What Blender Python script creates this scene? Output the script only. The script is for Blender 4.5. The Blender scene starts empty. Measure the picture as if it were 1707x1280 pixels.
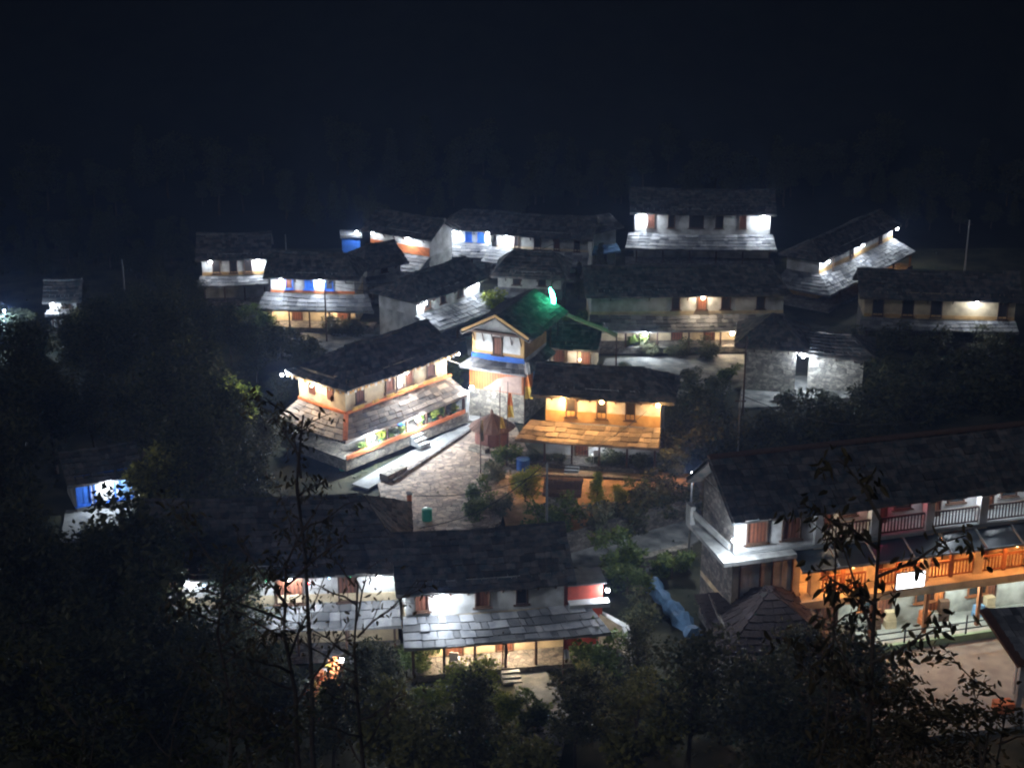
import bpy, math, random
from mathutils import Vector, Matrix
R = math.radians
random.seed(7)
scene = bpy.context.scene
COL = scene.collection

# ------------------------------------------------------------------ camera
F, PITCH, CAMZ = 2700.0, R(20.0), 40.0          # focal length in photo pixels (1707 wide)
cam_d = bpy.data.cameras.new("camera")
cam = bpy.data.objects.new("camera", cam_d); COL.objects.link(cam)
cam.location = (0, 0, CAMZ); cam.rotation_euler = (R(90) - PITCH, 0, 0)
cam_d.sensor_width = 36; cam_d.lens = 36 * F / 1707; cam_d.clip_start = .3; cam_d.clip_end = 3000
scene.camera = cam

# ------------------------------------------------------------------ sky, added moon fill, exposure
w = bpy.data.worlds.new("World"); scene.world = w; w.use_nodes = True
nt = w.node_tree; bg = nt.nodes["Background"]
sk = nt.nodes.new("ShaderNodeTexSky"); sk.sky_type = 'NISHITA'; sk.sun_disc = False
sk.sun_elevation = R(35); sk.sun_rotation = R(200)
nt.links.new(sk.outputs[0], bg.inputs[0]); bg.inputs[1].default_value = .00015
ml = bpy.data.lights.new("moon_fill", 'SUN'); ml.energy = .075; ml.angle = R(12); ml.color = (.85, .9, 1)  # added as fill for leaves and roofs, not a known moon
mo = bpy.data.objects.new("moon_fill", ml); COL.objects.link(mo)
mo.rotation_euler = (R(52), 0, R(-38))
scene.view_settings.view_transform = 'Standard'; scene.view_settings.look = 'None'
scene.view_settings.exposure = 1.95; scene.view_settings.gamma = 1
scene.cycles.use_denoising = True; scene.cycles.use_adaptive_sampling = False
scene.cycles.max_bounces = 6; scene.cycles.diffuse_bounces = 3; scene.cycles.glossy_bounces = 2
scene.cycles.transmission_bounces = 4; scene.cycles.volume_bounces = 0
scene.cycles.sample_clamp_indirect = 2.0
scene.cycles.filter_width = 2.1
COOL = (.80, .90, 1.0); WARM = (1.0, .56, .20); SOFT = (1.0, .80, .55); EMBER = (1.0, .42, .13); GREEN = (.05, 1.0, .45)

# ------------------------------------------------------------------ helpers
def at(px, py, z=0.0):
    x = (px - 853.5) / F; y = -(py - 640) / F
    d = Vector((x, math.cos(PITCH) + y * math.sin(PITCH), -math.sin(PITCH) + y * math.cos(PITCH)))
    t = (z - CAMZ) / d.z
    return Vector((d.x * t, d.y * t, z))
def scale_at(p):        # photo pixels per metre and sine/cosine of the viewing depression at p
    v = p - Vector((0, 0, CAMZ))
    depth = v.y * math.cos(PITCH) - v.z * math.sin(PITCH)
    dep = math.atan2(-v.z, math.hypot(v.x, v.y))
    return F / depth, math.sin(dep), math.cos(dep)

def noise2(x, y):
    return math.sin(x*.31+1.3)*math.cos(y*.27-.4)+.5*math.sin(x*.83+y*.61)+.3*math.cos(x*1.9-y*1.3)
class MB:
    def __init__(s): s.v = []; s.f = []
    def quad(s, *p):
        n = len(s.v); s.v += [tuple(q) for q in p]; s.f.append(tuple(range(n, n + len(p)))); return s
    def box(s, x0, y0, z0, x1, y1, z1):
        n = len(s.v)
        s.v += [(x0,y0,z0),(x1,y0,z0),(x1,y1,z0),(x0,y1,z0),(x0,y0,z1),(x1,y0,z1),(x1,y1,z1),(x0,y1,z1)]
        s.f += [tuple(n+i for i in q) for q in ((0,3,2,1),(4,5,6,7),(0,1,5,4),(1,2,6,5),(2,3,7,6),(3,0,4,7))]
        return s
    def beam(s, p, q, w, h=None):
        p = Vector(p); q = Vector(q); h = h or w; d = (q - p).normalized()
        up = Vector((0,0,1)) if abs(d.z) < .95 else Vector((0,1,0))
        a = d.cross(up).normalized() * w / 2; b = a.cross(d).normalized() * h / 2
        n = len(s.v)
        for c in (p, q): s.v += [tuple(c-a-b), tuple(c+a-b), tuple(c+a+b), tuple(c-a+b)]
        s.f += [tuple(n+i for i in k) for k in ((0,3,2,1),(4,5,6,7),(0,1,5,4),(1,2,6,5),(2,3,7,6),(3,0,4,7))]
        return s
    def tube(s, pts, rad, k=7):
        n0 = len(s.v); pts = [Vector(p) for p in pts]
        for i, p in enumerate(pts):
            d = (pts[min(i+1, len(pts)-1)] - pts[max(i-1, 0)]).normalized()
            up = Vector((0,0,1)) if abs(d.z) < .9 else Vector((1,0,0))
            a = d.cross(up).normalized(); b = a.cross(d)
            r = rad[i] if isinstance(rad, (list, tuple)) else rad
            for j in range(k):
                t = 2*math.pi*j/k; s.v.append(tuple(p + a*math.cos(t)*r + b*math.sin(t)*r))
        for i in range(len(pts)-1):
            for j in range(k):
                s.f.append((n0+i*k+j, n0+i*k+(j+1)%k, n0+(i+1)*k+(j+1)%k, n0+(i+1)*k+j))
        s.f.append(tuple(n0+j for j in range(k))[::-1]); s.f.append(tuple(n0+(len(pts)-1)*k+j for j in range(k)))
        return s
    def lathe(s, c, prof, k=16):
        n0 = len(s.v)
        for r, z in prof:
            for j in range(k):
                t = 2*math.pi*j/k; s.v.append((c[0]+r*math.cos(t), c[1]+r*math.sin(t), c[2]+z))
        for i in range(len(prof)-1):
            for j in range(k):
                s.f.append((n0+i*k+j, n0+i*k+(j+1)%k, n0+(i+1)*k+(j+1)%k, n0+(i+1)*k+j))
        s.f.append(tuple(n0+j for j in range(k))[::-1]); s.f.append(tuple(n0+(len(prof)-1)*k+j for j in range(k)))
        return s
    def prism(s, poly, z0, z1):
        n = len(s.v); k = len(poly)
        s.v += [(p[0], p[1], z0) for p in poly] + [(p[0], p[1], z1) for p in poly]
        s.f.append(tuple(n+i for i in range(k))[::-1]); s.f.append(tuple(n+k+i for i in range(k)))
        for i in range(k): s.f.append((n+i, n+(i+1)%k, n+k+(i+1)%k, n+k+i))
        return s
    def slates(s, eL, eR, rR, rL, row=.36, wid=.46, th=.05, rag=.09):
        """courses of separate stone slabs on a sloping quad (eave left, eave right, ridge right, ridge left)"""
        eL, eR, rR, rL = (Vector(p) for p in (eL, eR, rR, rL))
        nrm = (eR - eL).cross(rL - eL)
        if nrm.length < 1e-6: nrm = (eR-eL).cross(rR-eL)
        nrm.normalize()
        if nrm.z < 0: nrm = -nrm
        n = len(s.v)                                        # the solid board under the slabs
        for o in (-.17, -.26): s.v += [tuple(p + nrm*o) for p in (eL, eR, rR, rL)]
        s.f += [tuple(n+i for i in k) for k in ((0,1,2,3),(7,6,5,4),(0,4,5,1),(1,5,6,2),(2,6,7,3),(3,7,4,0))]
        if (eR-eL).length > .3: s.beam(eL-nrm*.10, eR-nrm*.10, .06, .17)
        L = ((rL+rR)/2 - (eL+eR)/2).length; rows = max(2, int(L/row))
        for j in range(rows):
            t0, t1 = j/rows, min(1.0, (j+1.25)/rows)
            a0, b0 = eL.lerp(rL, t0), eR.lerp(rR, t0); a1, b1 = eL.lerp(rL, t1), eR.lerp(rR, t1)
            W = (b0-a0).length
            if W < .15: continue
            x = 0.0
            while x < W - .02:
                q = min(W, x + wid*random.uniform(.5, 1.7))
                if W - q < .2: q = W
                u0, u1 = x/W, q/W; g = .022/W
                dn = (a0-a1).normalized() * random.uniform(0, rag)
                lo, hi = th*random.uniform(.9, 1.7), random.uniform(.0, .02)
                p = [a0.lerp(b0,u0+g)+dn, a0.lerp(b0,u1-g)+dn, a1.lerp(b1,u1-g), a1.lerp(b1,u0+g)]
                if random.random() < .05: lo *= 1.7
                sg = [Vector((0,0,-.12*math.sin(math.pi*uu)*min(1, W/6)+.025*noise2(q_.x*2.3, q_.y*2.9))) for uu, q_ in zip((u0,u1,u1,u0), p)]
                p = [a_+b_ for a_, b_ in zip(p, sg)]
                top = [p[0]+nrm*lo, p[1]+nrm*lo*random.uniform(.8,1.2), p[2]+nrm*hi, p[3]+nrm*hi]
                bot = [p[0]-nrm*.01, p[1]-nrm*.01]
                n = len(s.v); s.v += [tuple(v) for v in top+bot]
                s.f += [(n,n+1,n+2,n+3),(n+4,n+5,n+1,n),(n+4,n,n+3),(n+5,n+2,n+1)]
                x = q
        return s
    def build(s, name, m, parent=None, loc=None, smooth=False):
        me = bpy.data.meshes.new(name); me.from_pydata(s.v, [], s.f); me.update()
        if smooth: me.polygons.foreach_set("use_smooth", [True]*len(me.polygons))
        me.materials.append(m); o = bpy.data.objects.new(name, me); COL.objects.link(o)
        if parent: o.parent = parent
        if loc is not None: o.location = loc
        return o

def tag(o, label=None, cat=None, group=None, kind=None):
    if label: o['label'] = label
    if cat: o['category'] = cat
    if group: o['group'] = group
    if kind: o['kind'] = kind
    return o
def empty(name, loc, rz, label, cat, group=None):
    o = bpy.data.objects.new(name, None); COL.objects.link(o); o.empty_display_size = .3
    o.location = loc; o.rotation_euler = (0, 0, rz); return tag(o, label, cat, group)
def copy_tree(o, parent=None):
    c = o.copy(); COL.objects.link(c)
    if parent: c.parent = parent
    for ch in list(o.children): copy_tree(ch, c)
    return c

# ------------------------------------------------------------------ materials
MATS = {}
def mat(name, col, rough=.8, var=.25, scale=3.0, bump=.0, metal=0, kind='noise', col2=None, island=0, detail=5, spec=.3):
    if name in MATS: return MATS[name]
    m = bpy.data.materials.new(name); m.use_nodes = True; n = m.node_tree.nodes; l = m.node_tree.links
    b = n["Principled BSDF"]; b.inputs['Roughness'].default_value = rough; b.inputs['Metallic'].default_value = metal
    b.inputs['Specular IOR Level'].default_value = spec
    tc = n.new("ShaderNodeTexCoord"); nz = n.new("ShaderNodeTexNoise"); nz.inputs['Scale'].default_value = scale
    nz.inputs['Detail'].default_value = detail; l.new(tc.outputs['Object'], nz.inputs['Vector'])
    rp = n.new("ShaderNodeValToRGB"); c2 = col2 or tuple(c*(1-var) for c in col)
    rp.color_ramp.elements[0].position = .35; rp.color_ramp.elements[0].color = (*c2, 1)
    rp.color_ramp.elements[1].position = .62; rp.color_ramp.elements[1].color = (*col, 1)
    l.new(nz.outputs['Fac'], rp.inputs['Fac']); out = rp.outputs['Color']; hgt = nz.outputs['Fac']
    if kind in ('stone', 'flag'):
        vo = n.new("ShaderNodeTexVoronoi"); vo.feature = 'DISTANCE_TO_EDGE'; vo.inputs['Scale'].default_value = 3.2 if kind == 'stone' else 2.1
        vc = n.new("ShaderNodeTexVoronoi"); vc.inputs['Scale'].default_value = vo.inputs['Scale'].default_value
        mp = n.new("ShaderNodeMapping"); mp.inputs['Scale'].default_value = (1, 1, 1.8) if kind == 'stone' else (1, 1.3, 1)
        l.new(tc.outputs['Object'], mp.inputs['Vector'])
        l.new(mp.outputs[0], vo.inputs['Vector']); l.new(mp.outputs[0], vc.inputs['Vector'])
        cr = n.new("ShaderNodeValToRGB"); cr.color_ramp.elements[0].position = .01; cr.color_ramp.elements[1].position = .07
        cr.color_ramp.elements[0].color = (.45, .42, .38, 1)
        l.new(vo.outputs['Distance'], cr.inputs['Fac'])
        hs = n.new("ShaderNodeHueSaturation"); hs.inputs['Saturation'].default_value = 1
        mr = n.new("ShaderNodeMapRange"); mr.inputs['To Min'].default_value = .55; mr.inputs['To Max'].default_value = 1.35
        sp = n.new("ShaderNodeSeparateColor"); l.new(vc.outputs['Color'], sp.inputs[0]); l.new(sp.outputs[0], mr.inputs['Value'])
        l.new(mr.outputs[0], hs.inputs['Value']); l.new(out, hs.inputs['Color'])
        mx = n.new("ShaderNodeMix"); mx.data_type = 'RGBA'; mx.blend_type = 'MULTIPLY'; mx.inputs[0].default_value = 1
        l.new(hs.outputs[0], mx.inputs[6]); l.new(cr.outputs[0], mx.inputs[7]); out = mx.outputs[2]; hgt = cr.outputs[0]
    if kind == 'plank':
        wv = n.new("ShaderNodeTexWave"); wv.inputs['Scale'].default_value = 1.6; wv.inputs['Distortion'].default_value = .6
        l.new(tc.outputs['Object'], wv.inputs['Vector'])
        mx = n.new("ShaderNodeMix"); mx.data_type = 'RGBA'; mx.blend_type = 'MULTIPLY'; mx.inputs[0].default_value = .55
        l.new(out, mx.inputs[6]); l.new(wv.outputs['Color'], mx.inputs[7]); out = mx.outputs[2]
    if island:
        ge = n.new("ShaderNodeNewGeometry"); mr = n.new("ShaderNodeMapRange")
        mr.inputs['To Min'].default_value = 1-island; mr.inputs['To Max'].default_value = 1+island
        l.new(ge.outputs['Random Per Island'], mr.inputs['Value'])
        hs = n.new("ShaderNodeHueSaturation"); l.new(mr.outputs[0], hs.inputs['Value']); l.new(out, hs.inputs['Color']); out = hs.outputs[0]
    l.new(out, b.inputs['Base Color'])
    if bump:
        bp = n.new("ShaderNodeBump"); bp.inputs['Strength'].default_value = bump; bp.inputs['Distance'].default_value = .05
        l.new(hgt, bp.inputs['Height']); l.new(bp.outputs[0], b.inputs['Normal'])
    MATS[name] = m; return m
def leafmat(name, c, c2):
    m = bpy.data.materials.new(name); m.use_nodes = True; n = m.node_tree.nodes; l = m.node_tree.links
    b = n["Principled BSDF"]; b.inputs['Roughness'].default_value = .55; b.inputs['Specular IOR Level'].default_value = .25
    ge = n.new("ShaderNodeNewGeometry"); rp = n.new("ShaderNodeValToRGB")
    rp.color_ramp.elements[0].color = (*c2, 1); rp.color_ramp.elements[1].color = (*c, 1)
    l.new(ge.outputs['Random Per Island'], rp.inputs['Fac']); l.new(rp.outputs[0], b.inputs['Base Color'])
    tr = n.new("ShaderNodeBsdfTranslucent"); l.new(rp.outputs[0], tr.inputs['Color'])
    ms = n.new("ShaderNodeMixShader"); ms.inputs[0].default_value = .3
    l.new(b.outputs[0], ms.inputs[1]); l.new(tr.outputs[0], ms.inputs[2]); l.new(ms.outputs[0], n["Material Output"].inputs[0])
    MATS[name] = m; return m
def glow(name, col, s):
    if name in MATS: return MATS[name]
    m = bpy.data.materials.new(name); m.use_nodes = True; b = m.node_tree.nodes["Principled BSDF"]
    b.inputs['Base Color'].default_value = (*col, 1); b.inputs['Emission Color'].default_value = (*col, 1)
    b.inputs['Emission Strength'].default_value = s
    if s > 8: m.cycles.emission_sampling = 'NONE'
    MATS[name] = m; return m
SLATE = mat('slate', (.17,.145,.135), .75, scale=2.6, island=.5, bump=.3, col2=(.055,.075,.085))
SLATE2 = mat('slate_pale', (.24,.24,.25), .6, scale=1.5, island=.6, bump=.3, col2=(.13,.135,.15), spec=.4)
SLATEO = mat('slate_brown', (.30,.24,.19), .65, scale=1.5, island=.5, bump=.3, col2=(.15,.12,.10))
WHITE = mat('whitewash', (.66,.66,.66), .9, scale=1.1, bump=.3, col2=(.36,.35,.34))
CREAM = mat('cream_plaster', (.68,.56,.38), .9, scale=1.2, bump=.3, col2=(.42,.33,.22))
OCHRE = mat('ochre_clay', (.60,.38,.17), .9, scale=2, bump=.2, col2=(.46,.28,.12))
GREYW = mat('grey_plaster', (.50,.50,.49), .9, scale=1.4, bump=.4, col2=(.27,.27,.26))
STONE = mat('stonework', (.36,.33,.28), .9, kind='stone', bump=.6)
STONEP = mat('pale_stonework', (.52,.50,.46), .9, kind='stone', bump=.8, col2=(.34,.33,.30))
STONED = mat('dark_stonework_and_shade', (.22,.20,.18), .9, kind='stone', bump=.6)  # dark stone; also carries painted shade on some end walls
FLAG = mat('flagstones', (.50,.39,.30), .8, kind='flag', bump=.5, col2=(.33,.27,.23))
CONC = mat('concrete', (.36,.37,.37), .85, scale=1.2, bump=.2, col2=(.25,.26,.26))
WOOD = mat('dark_wood', (.10,.055,.035), .7, scale=4, bump=.2)
BROWN = mat('brown_shutter', (.22,.08,.045), .6, scale=4, kind='plank')
REDW = mat('red_paint', (.55,.10,.07), .6, scale=3)
ORNG = mat('orange_paint', (.70,.22,.06), .6, scale=2, col2=(.5,.14,.04), kind='plank')
TERRA = mat('terracotta_trim', (.78,.24,.09), .75, scale=3)
BLUE = mat('blue_paint', (.04,.16,.62), .6, scale=2)
PALEB = mat('pale_blue_paint', (.25,.45,.75), .7, scale=2)
DARK = mat('dark_opening', (.035,.03,.03), .7)
GLASS = mat('window_glass', (.03,.04,.05), .12, spec=.6)
METAL = mat('galvanised_metal', (.35,.36,.38), .45, metal=.7)
BLACKM = mat('black_metal', (.03,.03,.03), .5)
PANEL = mat('dark_awning_panel', (.03,.045,.06), .3, spec=.6)
YARD = mat('yard_dirt', (.34,.34,.33), .95, scale=.9, bump=1.0, col2=(.10,.105,.10), detail=8)
SOIL = mat('soil', (.16,.11,.07), .95, scale=1.5, bump=.6, col2=(.08,.07,.04))
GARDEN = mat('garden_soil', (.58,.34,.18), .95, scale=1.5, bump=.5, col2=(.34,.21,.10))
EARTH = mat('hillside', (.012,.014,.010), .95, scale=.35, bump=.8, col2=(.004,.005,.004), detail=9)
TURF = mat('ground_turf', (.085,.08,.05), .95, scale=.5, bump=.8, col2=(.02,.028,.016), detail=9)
BARK = mat('bark', (.13,.10,.08), .9, scale=6, bump=.5)
BARKP = mat('pale_bark', (.28,.26,.24), .9, scale=6, bump=.5)
YEL = mat('yellow_cloth', (.75,.50,.10), .8); ORC = mat('orange_cloth', (.75,.22,.06), .8); WHC = mat('white_cloth', (.75,.75,.75), .8)
CORN = mat('corn_cob', (.80,.52,.14), .6, island=.2)
PLAST = mat('blue_plastic', (.04,.14,.50), .4); GPL = mat('green_plastic', (.02,.35,.22), .4)
TARP = mat('blue_tarpaulin', (.16,.30,.50), .55, scale=2, bump=.5)
THATCH = mat('brown_thatch', (.20,.12,.09), .95, scale=8, bump=.8, island=.3)
LEAFD = leafmat('dark_leaves', (.15,.14,.06), (.025,.04,.02))
LEAFM = leafmat('green_leaves', (.18,.24,.06), (.05,.08,.02))
LEAFY = leafmat('yellow_green_leaves', (.42,.46,.07), (.14,.18,.03))
LEAFB = leafmat('big_dark_leaves', (.16,.12,.06), (.04,.04,.025))
LEAFO = leafmat('olive_leaves', (.36,.32,.09), (.09,.10,.03))
LEAFG = leafmat('grey_green_leaves', (.22,.24,.16), (.10,.12,.08))

def lamp(parent, loc, watt=60, col=COOL, r=.145, name='wall_lamp', bracket=True):
    b = MB(); z = loc[2]
    b.lathe((loc[0], loc[1], z+.08), [(.05, 0), (.06, .04), (.05, .12)], 8)
    if bracket: b.beam((loc[0], loc[1], z+.16), (loc[0], loc[1]+.35, z+.16), .03)
    f = b.build(name, BLACKM, parent)
    k = {COOL: 'cool', WARM: 'warm', SOFT: 'soft', GREEN: 'green'}.get(col, 'rgb_%d_%d' % (col[0]*10, col[1]*10))
    MB().lathe(loc, [(.02, -r), (r*.75, -r*.7), (r, 0), (r*.75, r*.7), (.02, r)], 12).build('bulb', glow('lit_bulb_'+k, col if k != 'cool' else (.92,.96,1), 14), f, smooth=True)
    L = bpy.data.lights.new('bulb_light', 'POINT'); L.energy = watt*WATT; L.color = col; L.shadow_soft_size = r*1.25
    o = bpy.data.objects.new('bulb_light', L); COL.objects.link(o); o.parent = parent; o.location = loc
    return f
WATT = 7.0

# ------------------------------------------------------------------ houses
INFO = {}
def window(root, x, y, z0, z1, wd, m=BROWN, sill=True, fm=WOOD, d=.09):
    f = MB(); t = .07
    f.box(x-wd/2-t, y-d, z0-t, x-wd/2, y+.02, z1+t); f.box(x+wd/2, y-d, z0-t, x+wd/2+t, y+.02, z1+t)
    f.box(x-wd/2, y-d, z1, x+wd/2, y+.02, z1+t)
    if sill: f.box(x-wd/2-t-.12, y-d-.06, z0-t-.05, x+wd/2+t+.12, y+.02, z0-t)
    f.box(x-wd/2, y-d, z0-t, x+wd/2, y+.02, z0)
    o = f.build('window', fm, root)
    p = MB().box(x-wd/2, y-.015, z0, x+wd/2, y+.02, z1); p.box(x-.02, y-.035, z0, x+.02, y-.016, z1)
    p.build('shutter', m, o); return o

def house(name, label, A, B, hu, roof=None, ver=None, g=0.0, z1=2.6, D=None, o=.6, t=.55, t2=.40, Vd=None, ze=None,
          hipL=0, hipR=0, upper=WHITE, lower=CREAM, band=None, bandh=.4, wins=(), winm=BROWN, struts=6, lamps=(), glamps=(),
          posts=5, vL=.4, vR=.2, wrap=False, vslate=SLATE2, rslate=SLATE, doors=(), ox=.5, cat='house', group=None, hp=.35, gy=None,
          steps=None, side=None, wz=(.25, .95), ww=.5, trim=None, plinth=STONED, ext_w=0, wfm=WOOD, ridge=True, sideband=None):
    P0, P1 = at(*A, z1+g), at(*B, z1+g); d = P1 - P0; W = d.length + ext_w; rz = math.atan2(d.y, d.x)
    s, sn, cs = scale_at((P0+P1)/2); mid = (P0+P1)/2
    va = math.atan2(mid.x, mid.y); c = abs(math.cos(rz + va))
    if ze is None: ze = z1 + (hu/s + o*c*sn)/cs
    if D is None:
        run = roof/s/(t*cs + c*sn); D = max(2.4, 2*(run - o))
    if ver and Vd is None: Vd = ver/s/(t2*cs + c*sn)
    zt = ze + o*t
    root = empty(name, (P0.x, P0.y, g), rz, label, cat, group)
    # walls
    u = MB(); zb = z1-.05 if ver else 0
    u.box(0, 0, zb, W, D, zt-.06)
    if not hipL: u.quad((0,0,zt-.06),(0,D,zt-.06),(0,D/2,zt+D/2*t-.1)); u.quad((.15,D,zt-.06),(.15,0,zt-.06),(.15,D/2,zt+D/2*t-.1))
    if not hipR: u.quad((W,D,zt-.06),(W,0,zt-.06),(W,D/2,zt+D/2*t-.1)); u.quad((W-.15,0,zt-.06),(W-.15,D,zt-.06),(W-.15,D/2,zt+D/2*t-.1))
    u.build('upper_wall' if ver else 'wall', upper, root)
    if ver: MB().box(.003, .003, 0, W-.003, D-.003, z1-.05).build('ground_floor_wall', lower, root)
    if band: MB().box(-.02, -.025, z1 if ver else .0, W+.02, .01, (z1 if ver else 0)+bandh).build('wall_band', band, root)
    if sideband: MB().box(-.03, -.02, z1, .01, D, z1+bandh).build('wall_band', sideband, root)
    if side: MB().box(-.02, .05, 0, -.001, D-.02, zt-.07).build('shaded_end_wall', side, root)  # dark sheet over the end wall, its shade put into the colour
    # main roof
    Rn = D/2 + o; zr = ze + Rn*t; xl = hipL if hipL else -ox; xr = W-hipR if hipR else W+ox
    fL, fR, bL, bR = (-ox,-o,ze), (W+ox,-o,ze), (-ox,D+o,ze), (W+ox,D+o,ze); rL, rR = (xl,D/2,zr), (xr,D/2,zr)
    rf = MB(); rf.slates(fL, fR, rR, rL); rf.slates(bR, bL, rL, rR, row=.5, wid=.8)
    if hipL: rf.slates(bL, fL, rL, rL)
    if hipR: rf.slates(fR, bR, rR, rR)
    ro = rf.build('roof', rslate, root)
    cp = MB()
    if ridge:
        x = xl
        while x < xr: sgz = -.12*math.sin(math.pi*max(0,min(1,(x-xl)/(xr-xl))))*min(1,W/6); cp.box(x, D/2-.17, zr-.12+sgz, min(x+.55, xr), D/2+.17, zr+.08+sgz+random.uniform(-.02,.04)); x += .58
        cp.build('ridge_cap', rslate, ro)
    hv = ze - z1 if ver else ze
    for i in range(struts):
        x = W*(i+.5)/struts
        MB().beam((x, -.02, ze-.55), (x, -o+.1, ze-.06), .07).build('eave_bracket', WOOD, root)
    for fx in wins:
        if isinstance(fx, tuple): fx, wd, mm = fx
        else: wd, mm = ww, winm
        z0 = (z1 if ver else hp)
        window(root, fx*W, 0, z0+wz[0]*hv, z0+wz[1]*hv, wd, mm, fm=wfm)
    for lp in lamps:
        fx, watt, col = (lp + (COOL,))[:3]
        lamp(root, (fx*W, -.48 if col != WARM else -o+.05, ze-.24), watt*.72, col)
    if ver:
        zv = z1 - Vd*t2
        vf = MB(); x0 = -Vd if wrap else -vL
        vf.slates((x0,-Vd,zv), (W+vR,-Vd,zv), (W+vR*.6,0,z1), (-vL*.6 if not wrap else 0,0,z1), row=.42, wid=.6, th=.05, rag=.08)
        if wrap: vf.slates((x0,D,zv), (x0,-Vd,zv), (0,0,z1), (0,D,z1), row=.42, wid=.6, th=.05)
        vf.build('verandah_roof', vslate, root)
        if trim: 
            MB().box(-.14, -.14, z1-.02, W+.3, -.03, z1+.16).build('roof_trim', trim, root)
            if wrap:
                MB().box(-.14, -.14, z1-.02, -.03, D, z1+.16).build('roof_trim', trim, root)
                MB().beam((-.06,-.06,z1+.05), (x0+.02,-Vd+.02,zv+.1), .30, .08).build('hip_trim', trim, root)
        MB().box(x0+.05, -Vd+.2, zv-.22, W+vR-.05, -Vd+.32, zv-.10).build('verandah_beam', WOOD, root)
        pl = MB().box(x0+.1, -Vd+.1, 0, W+vR-.1, -.002, hp)
        if wrap: pl.box(x0+.1, -.001, 0, -.002, D, hp)
        pl.build('plinth', plinth, root)
        for i in range(posts):
            x = .15 + (W-.3)*i/max(1, posts-1)
            MB().box(x-.06, -Vd+.2, hp, x+.06, -Vd+.32, zv-.2).build('post', WOOD, root)
        for fx in doors:
            x = fx*W; window(root, x, 0, hp+.07, min(z1-.4, hp+1.6), .75, BROWN, sill=False)
        for fx, watt, *rest in glamps:
            lamp(root, (fx*W, -Vd*.5 if gy is None else gy, zv-(.15 if gy is None else .3)), watt, rest[0] if rest else COOL, r=.08 if gy is None else .17, name='verandah_lamp', bracket=False)
        if steps is not None:
            st = MB()
            for k in range(3): st.box(steps*W-.45, -Vd-.3*(k+1)+.1, 0, steps*W+.45, -Vd-.3*k+.1, hp*(3-k)/3.6)
            st.build('steps', CONC, root)
    INFO[root.name] = dict(ze=ze, D=D, W=W, z1=z1, o=o, Vd=Vd or 0, zv=(z1-Vd*t2) if ver else z1, zt=zt)
    return root
def world(root, x, y, z):
    return Matrix.Translation(root.location) @ Matrix.Rotation(root.rotation_euler.z, 4, 'Z') @ Vector((x, y, z))

# ------------------------------------------------------------------ terrain and paved ground
def terrain(x, y):
    z = -.12 + .05*noise2(x, y)
    if y < 50: z += (50-y)*.50 + .3*noise2(x*.7, y*.7)*min(1, (50-y)/6)
    if y > 172: z += (y-172)*.6 + 2.2*noise2(x*.12, y*.12)*min(1, (y-172)/25)
    if x < -45 and y > 60: z += -.10*(-45-x)*min(1, (y-60)/20)
    return z
xs = [-170+2.5*i for i in range(137)]; ys = [-25+2.5*i for i in range(139)]; nx = len(xs); cut = 70
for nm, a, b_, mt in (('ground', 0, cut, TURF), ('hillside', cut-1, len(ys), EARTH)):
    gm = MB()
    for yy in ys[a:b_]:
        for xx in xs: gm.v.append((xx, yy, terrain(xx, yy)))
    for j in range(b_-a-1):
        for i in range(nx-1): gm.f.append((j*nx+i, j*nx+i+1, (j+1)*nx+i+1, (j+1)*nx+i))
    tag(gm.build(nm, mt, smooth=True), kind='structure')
def patch(name, m, pts, z=.05, kind='structure', th=.5, label=None, cat=None):
    P = [at(x, y, z) for x, y in pts]; c = sum(P, Vector())/len(P)
    o = MB().prism([(p.x-c.x, p.y-c.y) for p in P][::-1], -th, 0).build(name, m, loc=c)
    if kind: tag(o, kind=kind)
    else: tag(o, label, cat)
    return o
patch('courtyard', FLAG, [(628,800),(770,706),(855,700),(885,760),(850,800),(835,868),(790,905),(660,905),(640,850)], .06)
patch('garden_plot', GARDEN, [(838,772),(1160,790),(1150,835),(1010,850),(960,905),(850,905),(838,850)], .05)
patch('yard', YARD, [(990,640),(1010,597),(1240,590),(1245,640),(1170,668),(1140,640)], .05)
patch('yard', YARD, [(455,592),(480,548),(640,540),(655,560),(560,600)], .05)
patch('lodge_courtyard', CONC, [(1330,1075),(1400,1052),(1760,990),(1780,1200),(1480,1235),(1340,1150)], .08)
patch('path', YARD, [(850,1122),(905,1112),(925,1140),(950,1195),(935,1260),(880,1260),(895,1190),(860,1150)], .04)
patch('path', CONC, [(745,690),(790,640),(775,560),(800,556),(830,640),(800,705)], .04)
patch('lane', YARD, [(930,925),(1040,890),(1160,850),(1165,900),(1060,960),(1000,960)], .03)
patch('yard', YARD, [(1230,680),(1240,625),(1440,628),(1440,670)], .03)
patch('yard', GREYW, [(1295,485),(1320,455),(1440,470),(1400,500)], .03)
patch('yard', CONC, [(100,900),(110,850),(260,845),(300,900)], .03)

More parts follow.
